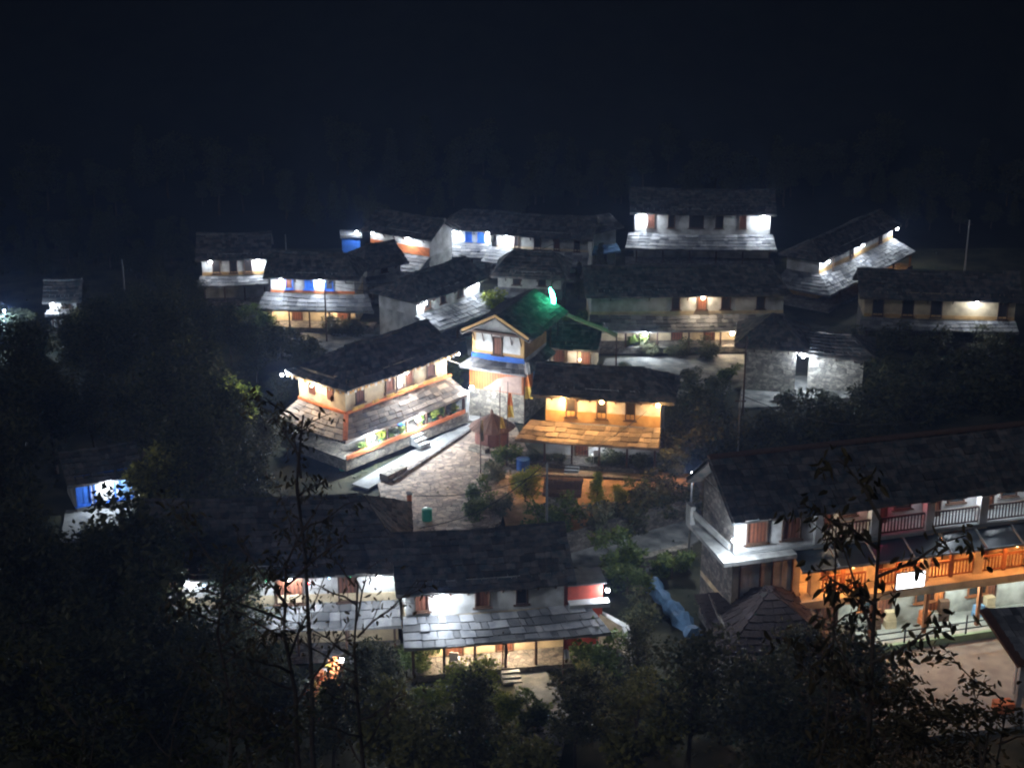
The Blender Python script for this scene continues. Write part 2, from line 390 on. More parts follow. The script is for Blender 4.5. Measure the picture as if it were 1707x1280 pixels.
# ------------------------------------------------------------------ the houses
h_near = house('village_house', 'long slate house with white wall and open lit verandah beside the red cabin', (677,1028), (940,1008), 36, roof=112, ver=50,
      z1=2.65, hipL=0, hipR=0, upper=GREYW if 0 else WHITE, lower=CREAM, wins=((.10,.55,BROWN),(.48,.6,BROWN),(.73,.45,DARK)), struts=9,
      lamps=((.22,70),), glamps=((.62,48,SOFT),(.28,40,SOFT)), posts=6, vR=2.0, vL=.3, doors=(.3,.62), steps=.62, D=5.0, wz=(.2,.9))
h_nleft = house('village_house', 'long slate house behind bare branches with coloured fairy lights under its eave', (250,1012), (662,999), 44, roof=165, ver=42,
      z1=2.6, hipR=1.6, upper=WHITE, band=CREAM, bandh=.45, wins=((.07,.9,BROWN),(.33,.9,DARK),(.565,1.2,BROWN),(.80,.8,BROWN)), struts=7,
      lamps=((.575,75),(.93,26),(.16,20)), glamps=(), posts=6, D=7.2, ox=.8, wz=(.02,.95), vslate=SLATE2)
h_orng = house('village_house', 'house washed in orange light with ochre band and three small windows', (910,701), (1100,713), 42, ver=33,
      z1=2.6, D=3.6, t=.5, hipR=1.2, upper=WHITE, lower=WHITE, band=OCHRE, bandh=.75, wins=(.22,.49,.74), winm=DARK, struts=9, o=.75, ox=.9,
      lamps=((.16,105,WARM),(.5,40,WARM),(.985,55,WARM)), glamps=((.45,9,COOL),), posts=5, vL=1.7, vR=.1, vslate=SLATEO, wrap=False, doors=(.32,), wz=(.22,.98), ww=.5, steps=.27)
h_red = house('village_lodge', 'corner lodge with red roof trim, brown shutters, marigold strings and hanging corn cobs', (577,690), (745,628), 0, ver=1, g=0.25,
      z1=2.85, ze=4.7, D=4.4, Vd=1.9, t=.55, t2=.42, hipL=2.2, hipR=0, o=.7, upper=CREAM, lower=GREYW, wins=((.13,.6,BROWN),(.42,.65,BROWN),(.52,.5,WHITE),(.61,.6,BROWN),(.83,.65,BROWN)), wz=(.26,.92),
      struts=0, lamps=((.53,120),(.97,30,SOFT),(1.06,34)), glamps=((.03,120),(.47,120)), gy=-2.05, posts=6, wrap=True, trim=TERRA, vslate=SLATEO, doors=(.25,.47,.8), steps=.47, hp=.75, plinth=STONE, ww=.6)
h_mid = house('village_house', 'white corner slate house with grey end wall beside the yellow-green tree', (695,526), (800,488), 0, ver=1,
      z1=2.5, ze=3.75, D=3.9, Vd=2.1, t=.52, hipL=1.8, o=.6, upper=WHITE, lower=GREYW, wins=((.16,.5,DARK),(.40,.5,DARK),(.68,.5,DARK)), struts=6, lamps=((.06,50),(.88,50)), posts=4, wz=(.25,.95))
h_lm = house('village_house', 'white slate house with blue window frames and warm ground floor', (452,487), (583,490), 25, roof=30, ver=27,
      z1=2.75, D=4, hipR=1.2, hipL=0, upper=WHITE, lower=CREAM, band=TERRA, bandh=.22, wins=((.22,.5,BROWN),(.46,.6,BLUE),(.70,.5,DARK)), wfm=BLUE, struts=5,
      lamps=((.14,52),(.60,55)), glamps=((.12,28,SOFT),(.75,22,SOFT)), posts=5, vL=.8, vR=1.8, doors=(.3,.85), ext_w=.4, hp=.45, plinth=STONED)
h_lt = house('village_house', 'small white house with three doors and two lamps, by the upper grove edge', (338,460), (444,457), 27, roof=26, ver=16,
      z1=2.3, D=4.2, upper=WHITE, lower=GREYW, band=OCHRE, bandh=.3, wins=((.22,.5,DARK),(.49,.5,DARK),(.72,.5,DARK)), struts=5, lamps=((.14,12),(.88,55)), posts=4, wz=(.15,.98))
h_redband = house('village_house', 'white house with faded red lower band, next to the blue hut', (618,412), (716,428), 29, roof=24, ver=26,
      z1=2.3, D=3.6, upper=WHITE, lower=GREYW, band=TERRA, bandh=.75, wins=((.42,.35,DARK),), struts=6, lamps=((.70,62),(.1,8)), posts=4, vL=.9, wz=(.1,.5))
h_tm1 = house('village_house', 'small top-row house with blue shutters between two white lamps', (745,402), (818,405), 20, roof=22, ver=24, hipL=1.1, side=STONED,
      z1=2.3, D=3.4, upper=WHITE, lower=GREYW, wins=((.5,.45,BLUE),(.78,.45,BLUE)), wfm=BLUE, struts=4, lamps=((.2,50),(.95,50)), posts=4, vL=1.4, wz=(.1,.95))
h_tm2 = house('village_house', 'low long top-row house with one big glowing lamp at its left end', (828,412), (980,421), 22, roof=24, ver=25,
      z1=2.3, D=3.8, upper=GREYW, lower=GREYW, band=CREAM, bandh=.2, wins=((.22,.3,DARK),(.45,.5,DARK),(.66,.4,BROWN),(.88,.4,DARK)), struts=4, lamps=((.12,90),), posts=5, vL=1.0, wz=(.05,.9))
h_bright = house('village_house', 'brightly lit white house with windows between two floodlamps, highest in the village', (1058,388), (1283,391), 33, roof=30, ver=25,
      z1=2.6, D=4.6, upper=WHITE, lower=GREYW, wins=((.12,.5,BROWN),(.27,.5,DARK),(.455,1.2,DARK),(.625,.6,DARK),(.80,.5,BROWN)), struts=6,
      lamps=((.06,95),(.945,95)), posts=6, vL=.9, vR=.5, wz=(.28,.98), t2=.35)
h_row = house('village_house', 'long dark-roofed house whose middle windows glow white around one warm lamp', (985,525), (1305,522), 31, roof=46, ver=26,
      z1=2.6, D=4.4, upper=WHITE, lower=CREAM, band=CREAM, bandh=.25, wins=((.44,.5,DARK),(.575,.6,BROWN),(.70,.6,DARK),(.88,.5,DARK)), struts=5,
      lamps=((.575,34,SOFT),), glamps=((.27,75),(.72,30,SOFT)), gy=-1.75, posts=7, vL=.2, doors=(.45,.62), hipR=1, hp=.5)
h_dr = house('village_house', 'diagonal upper right house with ochre ledge and three lamps rising along it', (1365,457), (1487,398), 0, ver=1,
      z1=2.5, ze=3.8, D=3.0, Vd=2.2, t=.5, hipL=1.3, o=.6, upper=WHITE, lower=OCHRE, band=OCHRE, bandh=.35, wins=((.42,.45,DARK),(.82,.45,DARK)), struts=5,
      lamps=((.04,42),(.50,52),(.985,58)), glamps=((.8,14,WARM),), posts=5, wz=(.2,.95), wrap=True, vR=.3)
h_rr = house('village_house', 'low right-edge house with dim ochre wall, black windows and one pale lamp', (1440,528), (1690,535), 33, roof=45, ver=18,
      z1=2.2, D=4.2, upper=CREAM, lower=STONED, band=OCHRE, bandh=.3, wins=((.09,.7,DARK),(.29,.75,DARK),(.48,.75,DARK),(.92,.6,DARK)), struts=6,
      lamps=((.735,30),), glamps=(), posts=5, wz=(.1,.98))
h_st = house('stone_house', 'square dark-roofed stone house beside the narrow lit passage', (1240,650), (1324,655), 0, z1=0, ze=3.45, D=4.5, t=.6, hipL=1.8, hipR=1.8, upper=STONEP,
      wins=(), struts=3, lamps=(), ox=.8)
h_st2 = house('stone_house', 'lower stone shed right of the passage with rough grey wall and one corner lamp', (1345,648), (1436,655), 0, z1=0, ze=2.8, D=3.6, t=.4, upper=STONEP, wins=(), struts=3,
      lamps=(), ox=.7, hipR=1)
lamp(h_st2, (-.35, -1.1, 2.75), 62, COOL, r=.10)
h_dark = house('village_house', 'unlit dark-roofed house below the top row, left of the bright house', (830,478), (935,482), 18, roof=38, z1=2.4, ver=14, D=4.2, upper=GREYW, lower=STONED,
      wins=(.3,.7), winm=DARK, struts=4, hipL=1, hipR=1)
h_dr2 = house('village_house', 'unlit low house with broad dark roof tucked behind the yellow-green tree', (612,462), (668,452), 14, roof=30, z1=2.2, ver=12, D=3.6, upper=GREYW, lower=STONED, wins=(.5,), winm=DARK, struts=3, hipL=1)
h_far = house('village_house', 'tiny far house peeping through the leaves at the left edge with one star-bright lamp', (84,517), (128,515), 14, roof=14, z1=1.8, ver=7, D=3, upper=WHITE, lower=GREYW, wins=(.6,), winm=DARK, struts=2, lamps=((.12,50),))
h_hall = house('green_lit_hall', 'low hall under a green-lit roof with white lattice windows, behind the orange-lit house', (893,616), (985,622), 26, roof=44, z1=0.3, D=3.8, t=.5, upper=CREAM,
      wins=((.16,.7,WHITE),(.42,.7,BROWN),(.66,.7,WHITE),(.9,.5,BROWN)), struts=3, ze=2.3, lamps=(), ox=.6, wz=(.3,.95))
lamp(h_hall, (3.4, -.9, 1.6), 12, SOFT, r=.06, name='porch_lamp', bracket=False)
lamp(h_hall, (.6, -.8, 1.6), 5, COOL, r=.05, name='porch_lamp', bracket=False)
h_blue = house('village_house', 'little house with bright blue doors glimpsed through the grove at left', (128,845), (228,828), 46, roof=46, z1=.35, D=3.2, upper=WHITE,
      wins=((.13,.75,BLUE),(.48,1.1,WHITE),(.83,.7,PALEB)), struts=0, ze=2.0, lamps=(), wz=(.05,.95), rslate=SLATE, wfm=BLUE)
lamp(h_blue, (1.9, -.7, 1.7), 30, COOL, r=.07, name='porch_lamp', bracket=False)
h_bh = house('blue_hut', 'small bright blue sheet hut with a round lamp over its roof', (571,426), (601,425), 0, z1=0, ze=1.9, D=1.6, t=.15, o=.15, ox=.15, upper=BLUE, wins=(), struts=0, rslate=METAL, cat='hut', ridge=False)
lamp(h_bh, (1.35, -.3, 2.25), 55, COOL, r=.13, name='roof_lamp', bracket=False)
h_gb = house('village_house', 'small dark gable roof poking up between the two top-row lamps', (786,436), (820,440), 0, z1=0, ze=1.6, D=2.6, t=.8, upper=STONED, wins=(), struts=0)

# two-storey hut with blue band and orange boarding, gable end to the camera
A, B = at(783,692), at(873,706); d = B-A; W = d.length; rz = math.atan2(d.y, d.x)
ht = empty('gabled_hut', (A.x, A.y, 0), rz, 'tall gabled hut with blue band and orange boarded lower floor on stone base', 'house')
L = 4.2
MB().box(0, 0, 0, W, L, 2.05).build('stone_base', STONE, ht)
MB().box(.02, -.03, 2.05, W-.02, L, 3.75).build('boarded_floor', ORNG, ht)
MB().quad((1.0,-.036,2.1),(W-.15,-.036,2.1),(W-.15,-.036,3.35),(2.7,-.036,3.2),(2.1,-.036,2.95),(1.6,-.036,2.5)).build('pale_patch', mat('pale_pink', (.46,.33,.28), .9, scale=3), ht)  # pale pink polygon over the lower right of the boards
MB().box(.15, .25, 3.7, W-.1, L, 6.2).build('upper_room', WHITE, ht)
b = MB()
for x in (.15, W-.35): b.box(x-.012, .235, 4.55, x+.26, .26, 6.1)
b.box(.15+.25, .24, 4.55, W-.36, .26, 4.75); b.box(W-.11, .26, 4.5, W-.08, L, 6.1)
b.build('ochre_frame', OCHRE, ht)
MB().box(.10, .19, 4.15, W-.05, .23, 4.54).build('blue_band', BLUE, ht)
k = MB(); k.slates((-.45,-.6,3.75), (W+.45,-.6,3.75), (W-.1,.2,4.2), (.15,.2,4.2), row=.35); k.slates((W+.5,-.6,3.75), (W+.5,L+.4,3.75), (W-.1,L,4.25), (W-.1,.2,4.25))
k.build('skirt_roof', SLATE2, ht)
window(ht, W*.5, .25, 4.62, 5.75, .55, BROWN)
b = MB(); b.quad((.1,.2,6.2),(W-.05,.2,6.2),(W/2,.2,7.25)); b.build('gable_panel', GREYW, ht)
MB().beam((-.35,.1,6.12), (W+.3,.1,6.12), .2, .16).build('eave_beam', WOOD, ht)
b = MB(); b.beam((-.45,-.12,6.12),(W/2,-.12,7.42),.14,.18); b.beam((W+.4,-.12,6.12),(W/2,-.12,7.42),.14,.18); b.build('barge_board', OCHRE, ht)
k = MB(); k.slates((W+.55,-.2,6.05),(W+.55,L+2.5,6.05),(W/2,L+2.5,7.45),(W/2,-.2,7.45)); k.slates((-.55,L+2.5,6.05),(-.55,-.2,6.05),(W/2,-.2,7.45),(W/2,L+2.5,7.45))
k.build('roof', SLATE, ht)
for i in range(6):
    x = .3+(W-.6)*i/5; MB().beam((x,.24,5.4),(x,-.02,6.02),.06).build('eave_bracket', WOOD, ht)
MB().box(W+.3, .9, 2.3, W+.36, 1.7, 3.7).build('blue_door', PALEB, ht)

# small tower hut at the top
A, B = at(984,448), at(1031,446); d = B-A; W = d.length
tw = empty('tower_hut', (A.x, A.y, 0), R(12), 'narrow white tower hut with blue-edged awning and tipped grey roof', 'house')
MB().box(0, 0, 0, 2.3, 2.4, 4.0).build('wall', WHITE, tw)
k = MB(); k.slates((-.3,-.75,1.55),(2.6,-.75,1.75),(2.4,0,2.25),(-.1,0,2.05)); k.build('awning', PALEB, tw)
k = MB(); k.slates((-.7,-.5,3.3),(2.9,-.5,3.9),(2.0,1.3,4.7),(-.3,1.3,4.5)); k.slates((2.9,3,3.9),(-.7,3,3.3),(-.3,1.3,4.5),(2.0,1.3,4.7)); k.slates((-.9,3,3.2),(-.9,-.5,3.2),(-.3,1.3,4.5),(-.3,1.31,4.5)); k.build('roof', SLATE2, tw)
window(tw, 1.2, 0, .5, 1.2, .4, DARK)
lamp(tw, (1.2, -.55, 1.55), 5, COOL, r=.06, name='awning_lamp', bracket=False)

# ------------------------------------------------------------------ three-storey lodge on the right
P0, P1 = at(1223,922,5.6), at(1707,862,5.6); d = P1-P0; rz = math.atan2(d.y, d.x)
lo = empty('lodge', (P0.x, P0.y, 0), rz, 'big three-storey lodge with orange-lit balcony, dark panel awning and glowing white sign', 'lodge')
W = 21.0; D = 4.0
b = MB(); b.box(0, 0, 5.6, 4.3, D, 7.95); b.box(4.3, 1.3, 5.6, W, D, 7.95); b.build('top_floor_wall', WHITE, lo)
b = MB(); b.box(-.012, .05, 5.6, .0, D+.01, 7.9); b.quad((0,0,7.9),(0,D,7.9),(0,D/2,9.4)); b.build('shaded_gable_wall', STONED, lo)  # unlit gable end: its shade is put into the dark material
b = MB(); b.box(0, .0, 2.8, 3.6, D, 5.4); b.box(3.6, 1.3, 2.8, W, D, 5.4); b.build('middle_floor_wall', CREAM, lo)
MB().box(-.014, .0, 0, .0, D+.01, 5.28).build('shaded_side_wall', STONED, lo)  # shade of the lower end wall, also painted as a dark sheet
b = MB(); b.box(0, .3, 0, 4.6, D, 2.5); b.box(4.6, 1.0, 0, W, D, 2.5); b.build('ground_floor_wall', GREYW, lo)
MB().box(0, -.15, 5.4, W, D, 5.59).build('floor_slab', CONC, lo)
b = MB(); b.box(-.02, -.75, 2.5, W, D, 2.78); b.box(1.2, -.8, 2.42, W, -.752, 2.86); b.build('balcony_slab', CREAM, lo)
b = MB(); b.box(-.8, -.75, 5.3, 3.0, -.152, 5.52); b.box(-.8, -.15, 5.3, -.005, D+.3, 5.52); b.build('ledge', GREYW, lo)
b = MB(); b.prism([(-.8, D-.3), (-.55, D-.3), (-.55, D+.35), (-.8, D+.35)], 5.52, 6.5); b.beam((-.7, D, 6.2), (-.05, .4, 5.75), .12, .3); b.build('parapet', GREYW, lo)
k = MB(); k.slates((-.45,-.8,7.62),(W+.5,-.8,7.62),(W+.5,D/2,9.85),(-.7,D/2,9.85)); k.slates((W+.5,D+.8,7.62),(-.7,D+.8,7.62),(-.7,D/2,9.85),(W+.5,D/2,9.85), row=.5, wid=.9)
ro = k.build('roof', SLATE, lo)
MB().box(-.7, D/2-.16, 9.82, W+.5, D/2+.16, 9.96).build('ridge_cap', THATCH, ro)
for i in range(9):
    x0 = 3.05 + i*2.0; k = MB()
    k.quad((x0,-1.35,4.85),(x0+1.92,-1.35,4.85),(x0+1.92,-.02,5.36),(x0,-.02,5.36)); k.quad((x0,-1.35,4.81),(x0,-.02,5.32),(x0+1.92,-.02,5.32),(x0+1.92,-1.35,4.81))
    aw = k.build('awning_panel', PANEL, lo); MB().beam((x0+1.96,-1.38,4.88),(x0+1.96,-.02,5.40),.07).build('awning_rib', CONC, aw)
MB().box(3.0, -1.42, 4.76, W, -1.36, 4.88).build('awning_gutter', METAL, lo)
for x, wd in ((1.15,.95),(2.95,.85)): window(lo, x, 0, 6.05, 7.5, wd, BROWN)
for x in (.9, 2.6): window(lo, x, 0, 3.2, 4.9, 1.0, GREYW, fm=WOOD)
def railing(x0, x1, y, z, m, h=.85):
    r = MB(); r.box(x0, y-.04, z+h, x1, y+.04, z+h+.09); r.box(x0, y-.03, z+.08, x1, y+.03, z+.15)
    n = int((x1-x0)/.17)
    for i in range(n+1):
        x = x0 + (x1-x0)*i/n; r.box(x-.025, y-.025, z+.15, x+.025, y+.025, z+h)
    return r.build('railing', m, lo)
BALC = mat('orange_wood', (.34,.13,.05), .6, scale=4, col2=(.24,.09,.04))
pil = [4.4, 7.4, 10.4, 13.4, 16.4, 19.4]
for i, x in enumerate(pil):
    MB().box(x-.22, -.12, 5.6, x+.22, .3, 7.8).build('pillar', WHITE, lo)
    MB().box(x-.24, -.12, 2.79, x+.24, .3, 5.38).build('pillar', CREAM, lo)
    MB().box(x-.09+1.5, -.10, 2.79, x+.09+1.5, .06, 5.38).build('balcony_post', BALC, lo)
    MB().box(x-.09, -.6, 0, x+.09, -.42, 2.48).build('ground_post', BALC, lo)
    if i < len(pil)-1:
        railing(x+.26, x+1.38, -.02, 2.79, BALC); railing(x+1.62, x+2.74, -.02, 2.79, BALC)
        railing(x+.24, x+2.76, .02, 5.6, WOOD)
        for z in (2.79, 5.6):
            window(lo, x+.9, 1.3, z+.1, z+1.9, .8, BROWN, sill=False); window(lo, x+2.2, 1.3, z+.7, z+1.8, .8, GLASS if z > 4 else BROWN)
        window(lo, x+1.4, 1.0, .1, 1.95, .9, ORNG if i == 2 else BROWN, sill=False)
for x in (7.4+1.5-.0, 5.9, 13.4+1.5): lamp(lo, (x, -1.0, 4.62), 22, EMBER, r=.10, name='balcony_lamp', bracket=False)
lamp(lo, (5.0, .5, 4.6), 18, EMBER, r=.08, name='balcony_lamp', bracket=False); lamp(lo, (11.6, .5, 4.6), 22, EMBER, r=.08, name='balcony_lamp', bracket=False)
lamp(lo, (17.9, .5, 4.6), 22, EMBER, r=.08, name='balcony_lamp', bracket=False)
lamp(lo, (8.8, .8, 7.5), 2.5, (1, .12, .22), r=.07, name='pink_lamp', bracket=False)
lamp(lo, (6.0, .5, 7.4), 5, SOFT, r=.06, name='corridor_fill_lamp', bracket=False)  # corridor lamps here are added only to brighten the top floor
lamp(lo, (15.2, .5, 7.4), 10, COOL, r=.07, name='corridor_fill_lamp', bracket=False)
lamp(lo, (12.6, .4, 7.4), 14, COOL, r=.07, name='corridor_fill_lamp', bracket=False)
lamp(lo, (-.42, -.9, 6.75), 48, COOL, r=.10, name='corner_lamp', bracket=False)
for x in (8.0, 12.4, 16.0): lamp(lo, (x, -.2, 2.2), 20, (.88, 1.0, .90), r=.08, name='porch_lamp', bracket=False)
for i, (x, h_, m_) in enumerate(((8.2,.7,WOOD),(9.0,1.0,CREAM),(10.9,.8,TERRA),(11.5,.55,WHC),(12.0,1.2,WOOD),(14.0,.7,PALEB),(14.7,1.0,CREAM),(5.4,.9,WOOD))):
    e = empty('crate_stack', world(lo, x, .55-.1*(i % 3), 0), rz+random.uniform(-.2,.2), ['dark wooden box against the left ground floor wall of the lodge','cream cabinet beside the leftmost lodge shop door','low red chest in the middle of the lodge ground floor','white sack next to the low red chest','tall dark shelf near the middle lodge post','pale blue box right of the middle lodge post','cream cupboard right of the pale blue box','dark box behind the stone plinth of the lodge'][i], 'box')
    b = MB(); b.box(-.28,-.2,0,.28,.2,h_*.5-.01); b.box(-.25,-.18,h_*.5,.25,.18,h_); b.build('crate', m_, e)
for x in (8.0, 11.2, 14.2): window(lo, x, 1.0, 1.0, 2.1, 1.0, GLASS, fm=BALC)
sg = MB().box(8.35, -.93, 2.95, 9.85, -.82, 3.85).build('sign', BLACKM, lo)
MB().box(8.4, -.96, 3.0, 9.9, -.931, 3.8).build('lit_panel', glow('sign_light', (.85,.93,1), 3.0), sg)
b = MB(); b.box(6.8, -1.9, 0, 15, -1.7, .45); b.build('garden_wall', mat('green_lit_plaster', (.30,.42,.28), .9, scale=2), lo)  # green lamplight is put into the colour of this low wall
b = MB()
for z in (.75, 1.1): b.beam((6.8,-1.8,z),(15.5,-1.8,z),.05)
for i in range(6): b.beam((6.9+i*1.7,-1.8,0),(6.9+i*1.7,-1.8,1.5),.06)
b.build('fence_rail', BLACKM, lo)
MB().box(4.7, -1.2, .01, 6.2, -.5, 1.1).build('stone_plinth', STONE, lo)

# ------------------------------------------------------------------ small buildings and structures
house('stone_shed', 'tiny stone shed with brown plank roof in the garden below the orange house', (913,856), (960,858), 0, z1=0, ze=1.45, D=1.7, t=.35, o=.3, ox=.3, upper=STONE, wins=(), struts=0, rslate=THATCH, cat='shed')
house('dark_hut', 'dark pyramid-roofed hut in front of the lodge, lower right', (1215,1152), (1378,1144), 0, z1=0, ze=2.1, D=5.2, t=.62, o=.7, hipL=2.6, hipR=2.6, upper=STONED, wins=(), struts=0, ridge=False, rslate=mat('dark_thatch',(.035,.025,.025),.95,scale=6,bump=.7,island=.3), cat='hut')
pv = at(820,738,0); pa = empty('round_pavilion', (pv.x,pv.y,.02), 0, 'small round shrine hut with ribbed brown cone roof at the court edge', 'hut')
MB().lathe((0,0,0), [(1.1,0),(1.12,.1),(1.1,1.25)], 14).build('wall', mat('maroon_wall',(.20,.09,.07),.9,scale=3), pa)
k = MB(); NR = 20
for i in range(NR):
    a0, a1 = 2*math.pi*i/NR+.02, 2*math.pi*(i+1)/NR-.02; rr = 1.5+random.uniform(-.05,.08)
    pts = [(math.cos(a0)*rr, math.sin(a0)*rr, 1.12), (math.cos(a1)*rr, math.sin(a1)*rr, 1.14), (math.cos(a1)*.1, math.sin(a1)*.1, 2.0), (math.cos(a0)*.1, math.sin(a0)*.1, 2.0)]
    k.quad(*pts); k.beam(pts[0], pts[3], .06)
k.build('roof', THATCH, pa)
MB().lathe((0,0,1.95), [(.14,0),(.1,.2),(.02,.4)], 8).build('finial', THATCH, pa)
rs = at(1690,1125,0); sh = empty('roadside_shed', (rs.x, rs.y, 0), R(8), 'brown lean-to shed with broad sloping fascia at the right edge', 'shed')
tip = at(1637,1013,4.6)-rs; low = at(1702,1108,2.6)-rs
M8 = Matrix.Rotation(-R(8), 4, 'Z'); tip = M8 @ tip; low = M8 @ low
k = MB(); k.slates(low, low+Vector((4,0,0)), tip+Vector((4.2,0,0)), tip, row=.35); k.build('roof', SLATE2, sh)
MB().beam(tip+Vector((.0,-.1,.0)), low+Vector((0,-.1,0)), .55, .12).build('fascia_board', mat('fascia_brown',(.20,.09,.05),.6,scale=5), sh)
b = MB(); b.box(low.x+.1, low.y+.2, 0, low.x+.35, low.y+.45, low.z-.05); b.box(low.x+3.6, low.y+.2, 0, low.x+3.85, low.y+.45, low.z-.05); b.box(low.x+.6, tip.y-.4, 0, low.x+3.9, tip.y-.2, tip.z-.3); b.build('post_and_wall', WHITE, sh)
MB().box(low.x-.9, low.y, .02, low.x-.05, low.y+.6, .55).build('bench', TERRA, sh)

def wall_line(name, label, pts, z0s, h, th, m, cat='wall'):
    P = [at(x, y, 0) for x, y in pts]; c = P[0]; b = MB()
    for i in range(len(P)-1):
        p, q = P[i]-c, P[i+1]-c; n = Vector((-(q-p).y, (q-p).x, 0)).normalized()*th/2; k = len(b.v)
        for r, hh in ((p, z0s[i]), (q, z0s[i+1])):
            b.v += [tuple(r-n), tuple(r+n), tuple(r+n+Vector((0,0,hh))), tuple(r-n+Vector((0,0,hh)))]
        b.f += [tuple(k+j for j in f) for f in ((0,3,2,1),(4,5,6,7),(0,4,7,3),(3,7,6,2),(2,6,5,1),(1,5,4,0))]
    return tag(b.build(name, m, loc=(c.x, c.y, -.05)), label, cat)
wall_line('retaining_wall', 'pale curved wall stepping down at the right end of the near slate house', [(1000,1075),(1040,1085),(1068,1118)], [1.9,1.5,.6], 0, .35, GREYW)
wall_line('dry_stone_wall', 'dark dry stone wall running diagonally below the garden', [(938,922),(1050,890),(1165,858)], [1.1,1.2,1.1], 0, .5, STONED)
wall_line('dry_stone_wall', 'low rubble wall at the far side of the lane', [(960,975),(1060,950),(1150,925)], [.7,.8,.7], 0, .5, STONE)
wall_line('terrace_wall', 'long stone terrace edge under the concrete yard right of the green hall', [(1005,642),(1100,650),(1160,668)], [.5,.5,.5], 0, .4, STONE)
wall_line('garden_wall', 'low dark wall between the orange house yard and the lit garden soil', [(870,792),(1000,798),(1100,803)], [.25,.25,.25], 0, .3, STONED)
wall_line('boundary_wall', 'pale low wall in front of the stone houses', [(1290,668),(1350,672),(1420,672)], [.5,.5,.5], 0, .3, GREYW)
wall_line('court_kerb', 'dark stone kerb between the lodge walkway and flagged court', [(655,806),(790,716)], [.28,.28], 0, .18, STONED, 'kerb')
wall_line('stone_bench', 'short stone bench at the near end of the court kerb', [(640,802),(672,786)], [.5,.5], 0, .7, STONE, 'bench')
wall_line('stone_bench', 'flat stone bench before the round shrine hut', [(785,750),(812,756)], [.4,.4], 0, .6, STONE, 'bench')
wall_line('walkway', 'raised pale concrete walkway along the front of the corner lodge', [(600,812),(787,708)], [.12,.12], 0, 1.3, CONC, 'walkway')
A, B = at(1084,976,0), at(1158,1062,0); d = B-A
t = MB(); n = Vector((-d.y, d.x, 0)).normalized(); N = 16; k = 9
for i in range(N+1):
    c = A.lerp(B, i/N)-A; r = .5+.12*math.sin(i*1.7)+.08*math.cos(i*.6)
    for j in range(k):
        a = math.pi*j/(k-1); rr = r*random.uniform(.95,1.04)*(1+.10*math.sin(j*2.4+i*.5)); q = c + n*math.cos(a)*rr*.9 + Vector((0,0,math.sin(a)*rr)); t.v.append(tuple(q))
for i in range(N):
    for j in range(k-1): t.f.append((i*k+j, i*k+j+1, (i+1)*k+j+1, (i+1)*k+j))
t.f.append(tuple(range(k))); t.f.append(tuple(range(N*k, (N+1)*k)))
tag(t.build('tarpaulin', TARP, loc=(A.x, A.y, 0)), 'long blue tarpaulin tunnel beside the dark pyramid-roofed hut', 'tarpaulin')
# red sheet box at the right end of the near house
I = INFO[h_near.name]; p = world(h_near, I['W']+.25, 0, 2.62)
o = empty('red_cabin', p, h_near.rotation_euler.z, 'small red sheet-metal cabin beside the white wall end', 'cabin')
MB().box(0, .3, -2.6, 1.75, 1.6, .95).build('wall', REDW, o); MB().box(-.1, .1, .95, 1.9, 1.8, 1.05).build('roof', METAL, o)
MB().box(0, -.3, -.12, 2.0, .28, .12).build('sill', CONC, o)
lamp(o, (1.95, .1, .6), 24, COOL, r=.11, name='wall_lamp', bracket=True)
q = at(1154,788,5.75); o = empty('wall_lamp_post', (q.x, q.y, 0), rz, 'short post with round white lamp left of the big lodge', 'lamp')
MB().tube([(0,0,0),(0,0,5.6)], [.08,.05]).build('post', METAL, o); lamp(o, (0,-.1,5.75), 60, COOL, r=.12, bracket=False)

# ------------------------------------------------------------------ poles, flags, cables
def pole(name, label, px, yt, yb, lean=0, m=METAL, r=.07, cat='pole', arm=True, group=None):
    p = at(px, yb, 0); s, sn, cs = scale_at(p + Vector((0,0,2.5))); h = (yb-yt)/(s*cs)
    e = empty(name, (p.x, p.y, 0), random.uniform(-.3,.3), label, cat, group)
    MB().tube([(0,0,-.2),(lean*.5,0,h*.5),(lean,0,h)], [r*1.2, r, r*.75]).build('shaft', m, e)
    if arm:
        MB().box(lean-.35, -.03, h-.45, lean+.35, .03, h-.38).build('crossarm', WOOD, e)
    return e, Vector((p.x+lean, p.y, h))
ends = {}
for key, lab, px, yt, yb in (('a','utility pole in front of the red-banded house',692,376,452),('b','tall utility pole left of the narrow tower hut',962,360,462),
      ('c','pale pole standing alone in the upper left grove',211,432,525),('d','short leaning pole above the upper left houses',478,391,440),
      ('e','dark pole before the open ground floor of the blue-window house',545,472,570),('f','grey pole rising behind the big lodge roof',1229,658,770),
      ('g','slim dark pole below the diagonal house',1385,425,497),('h','tall pale pole at the upper right above the low house',1607,367,462),
      ('i','bluish metal pole standing beside the tiny garden shed',911,770,900),('j','slim dark pole left of the tiny lit yards at right, by the stone house',1238,560,690)):
    _, ends[key] = pole('utility_pole', lab, px, yt, yb, m=METAL if key in 'acdhfi' else WOOD, r=.08 if key in 'chi' else .06, arm=key in 'abfh')
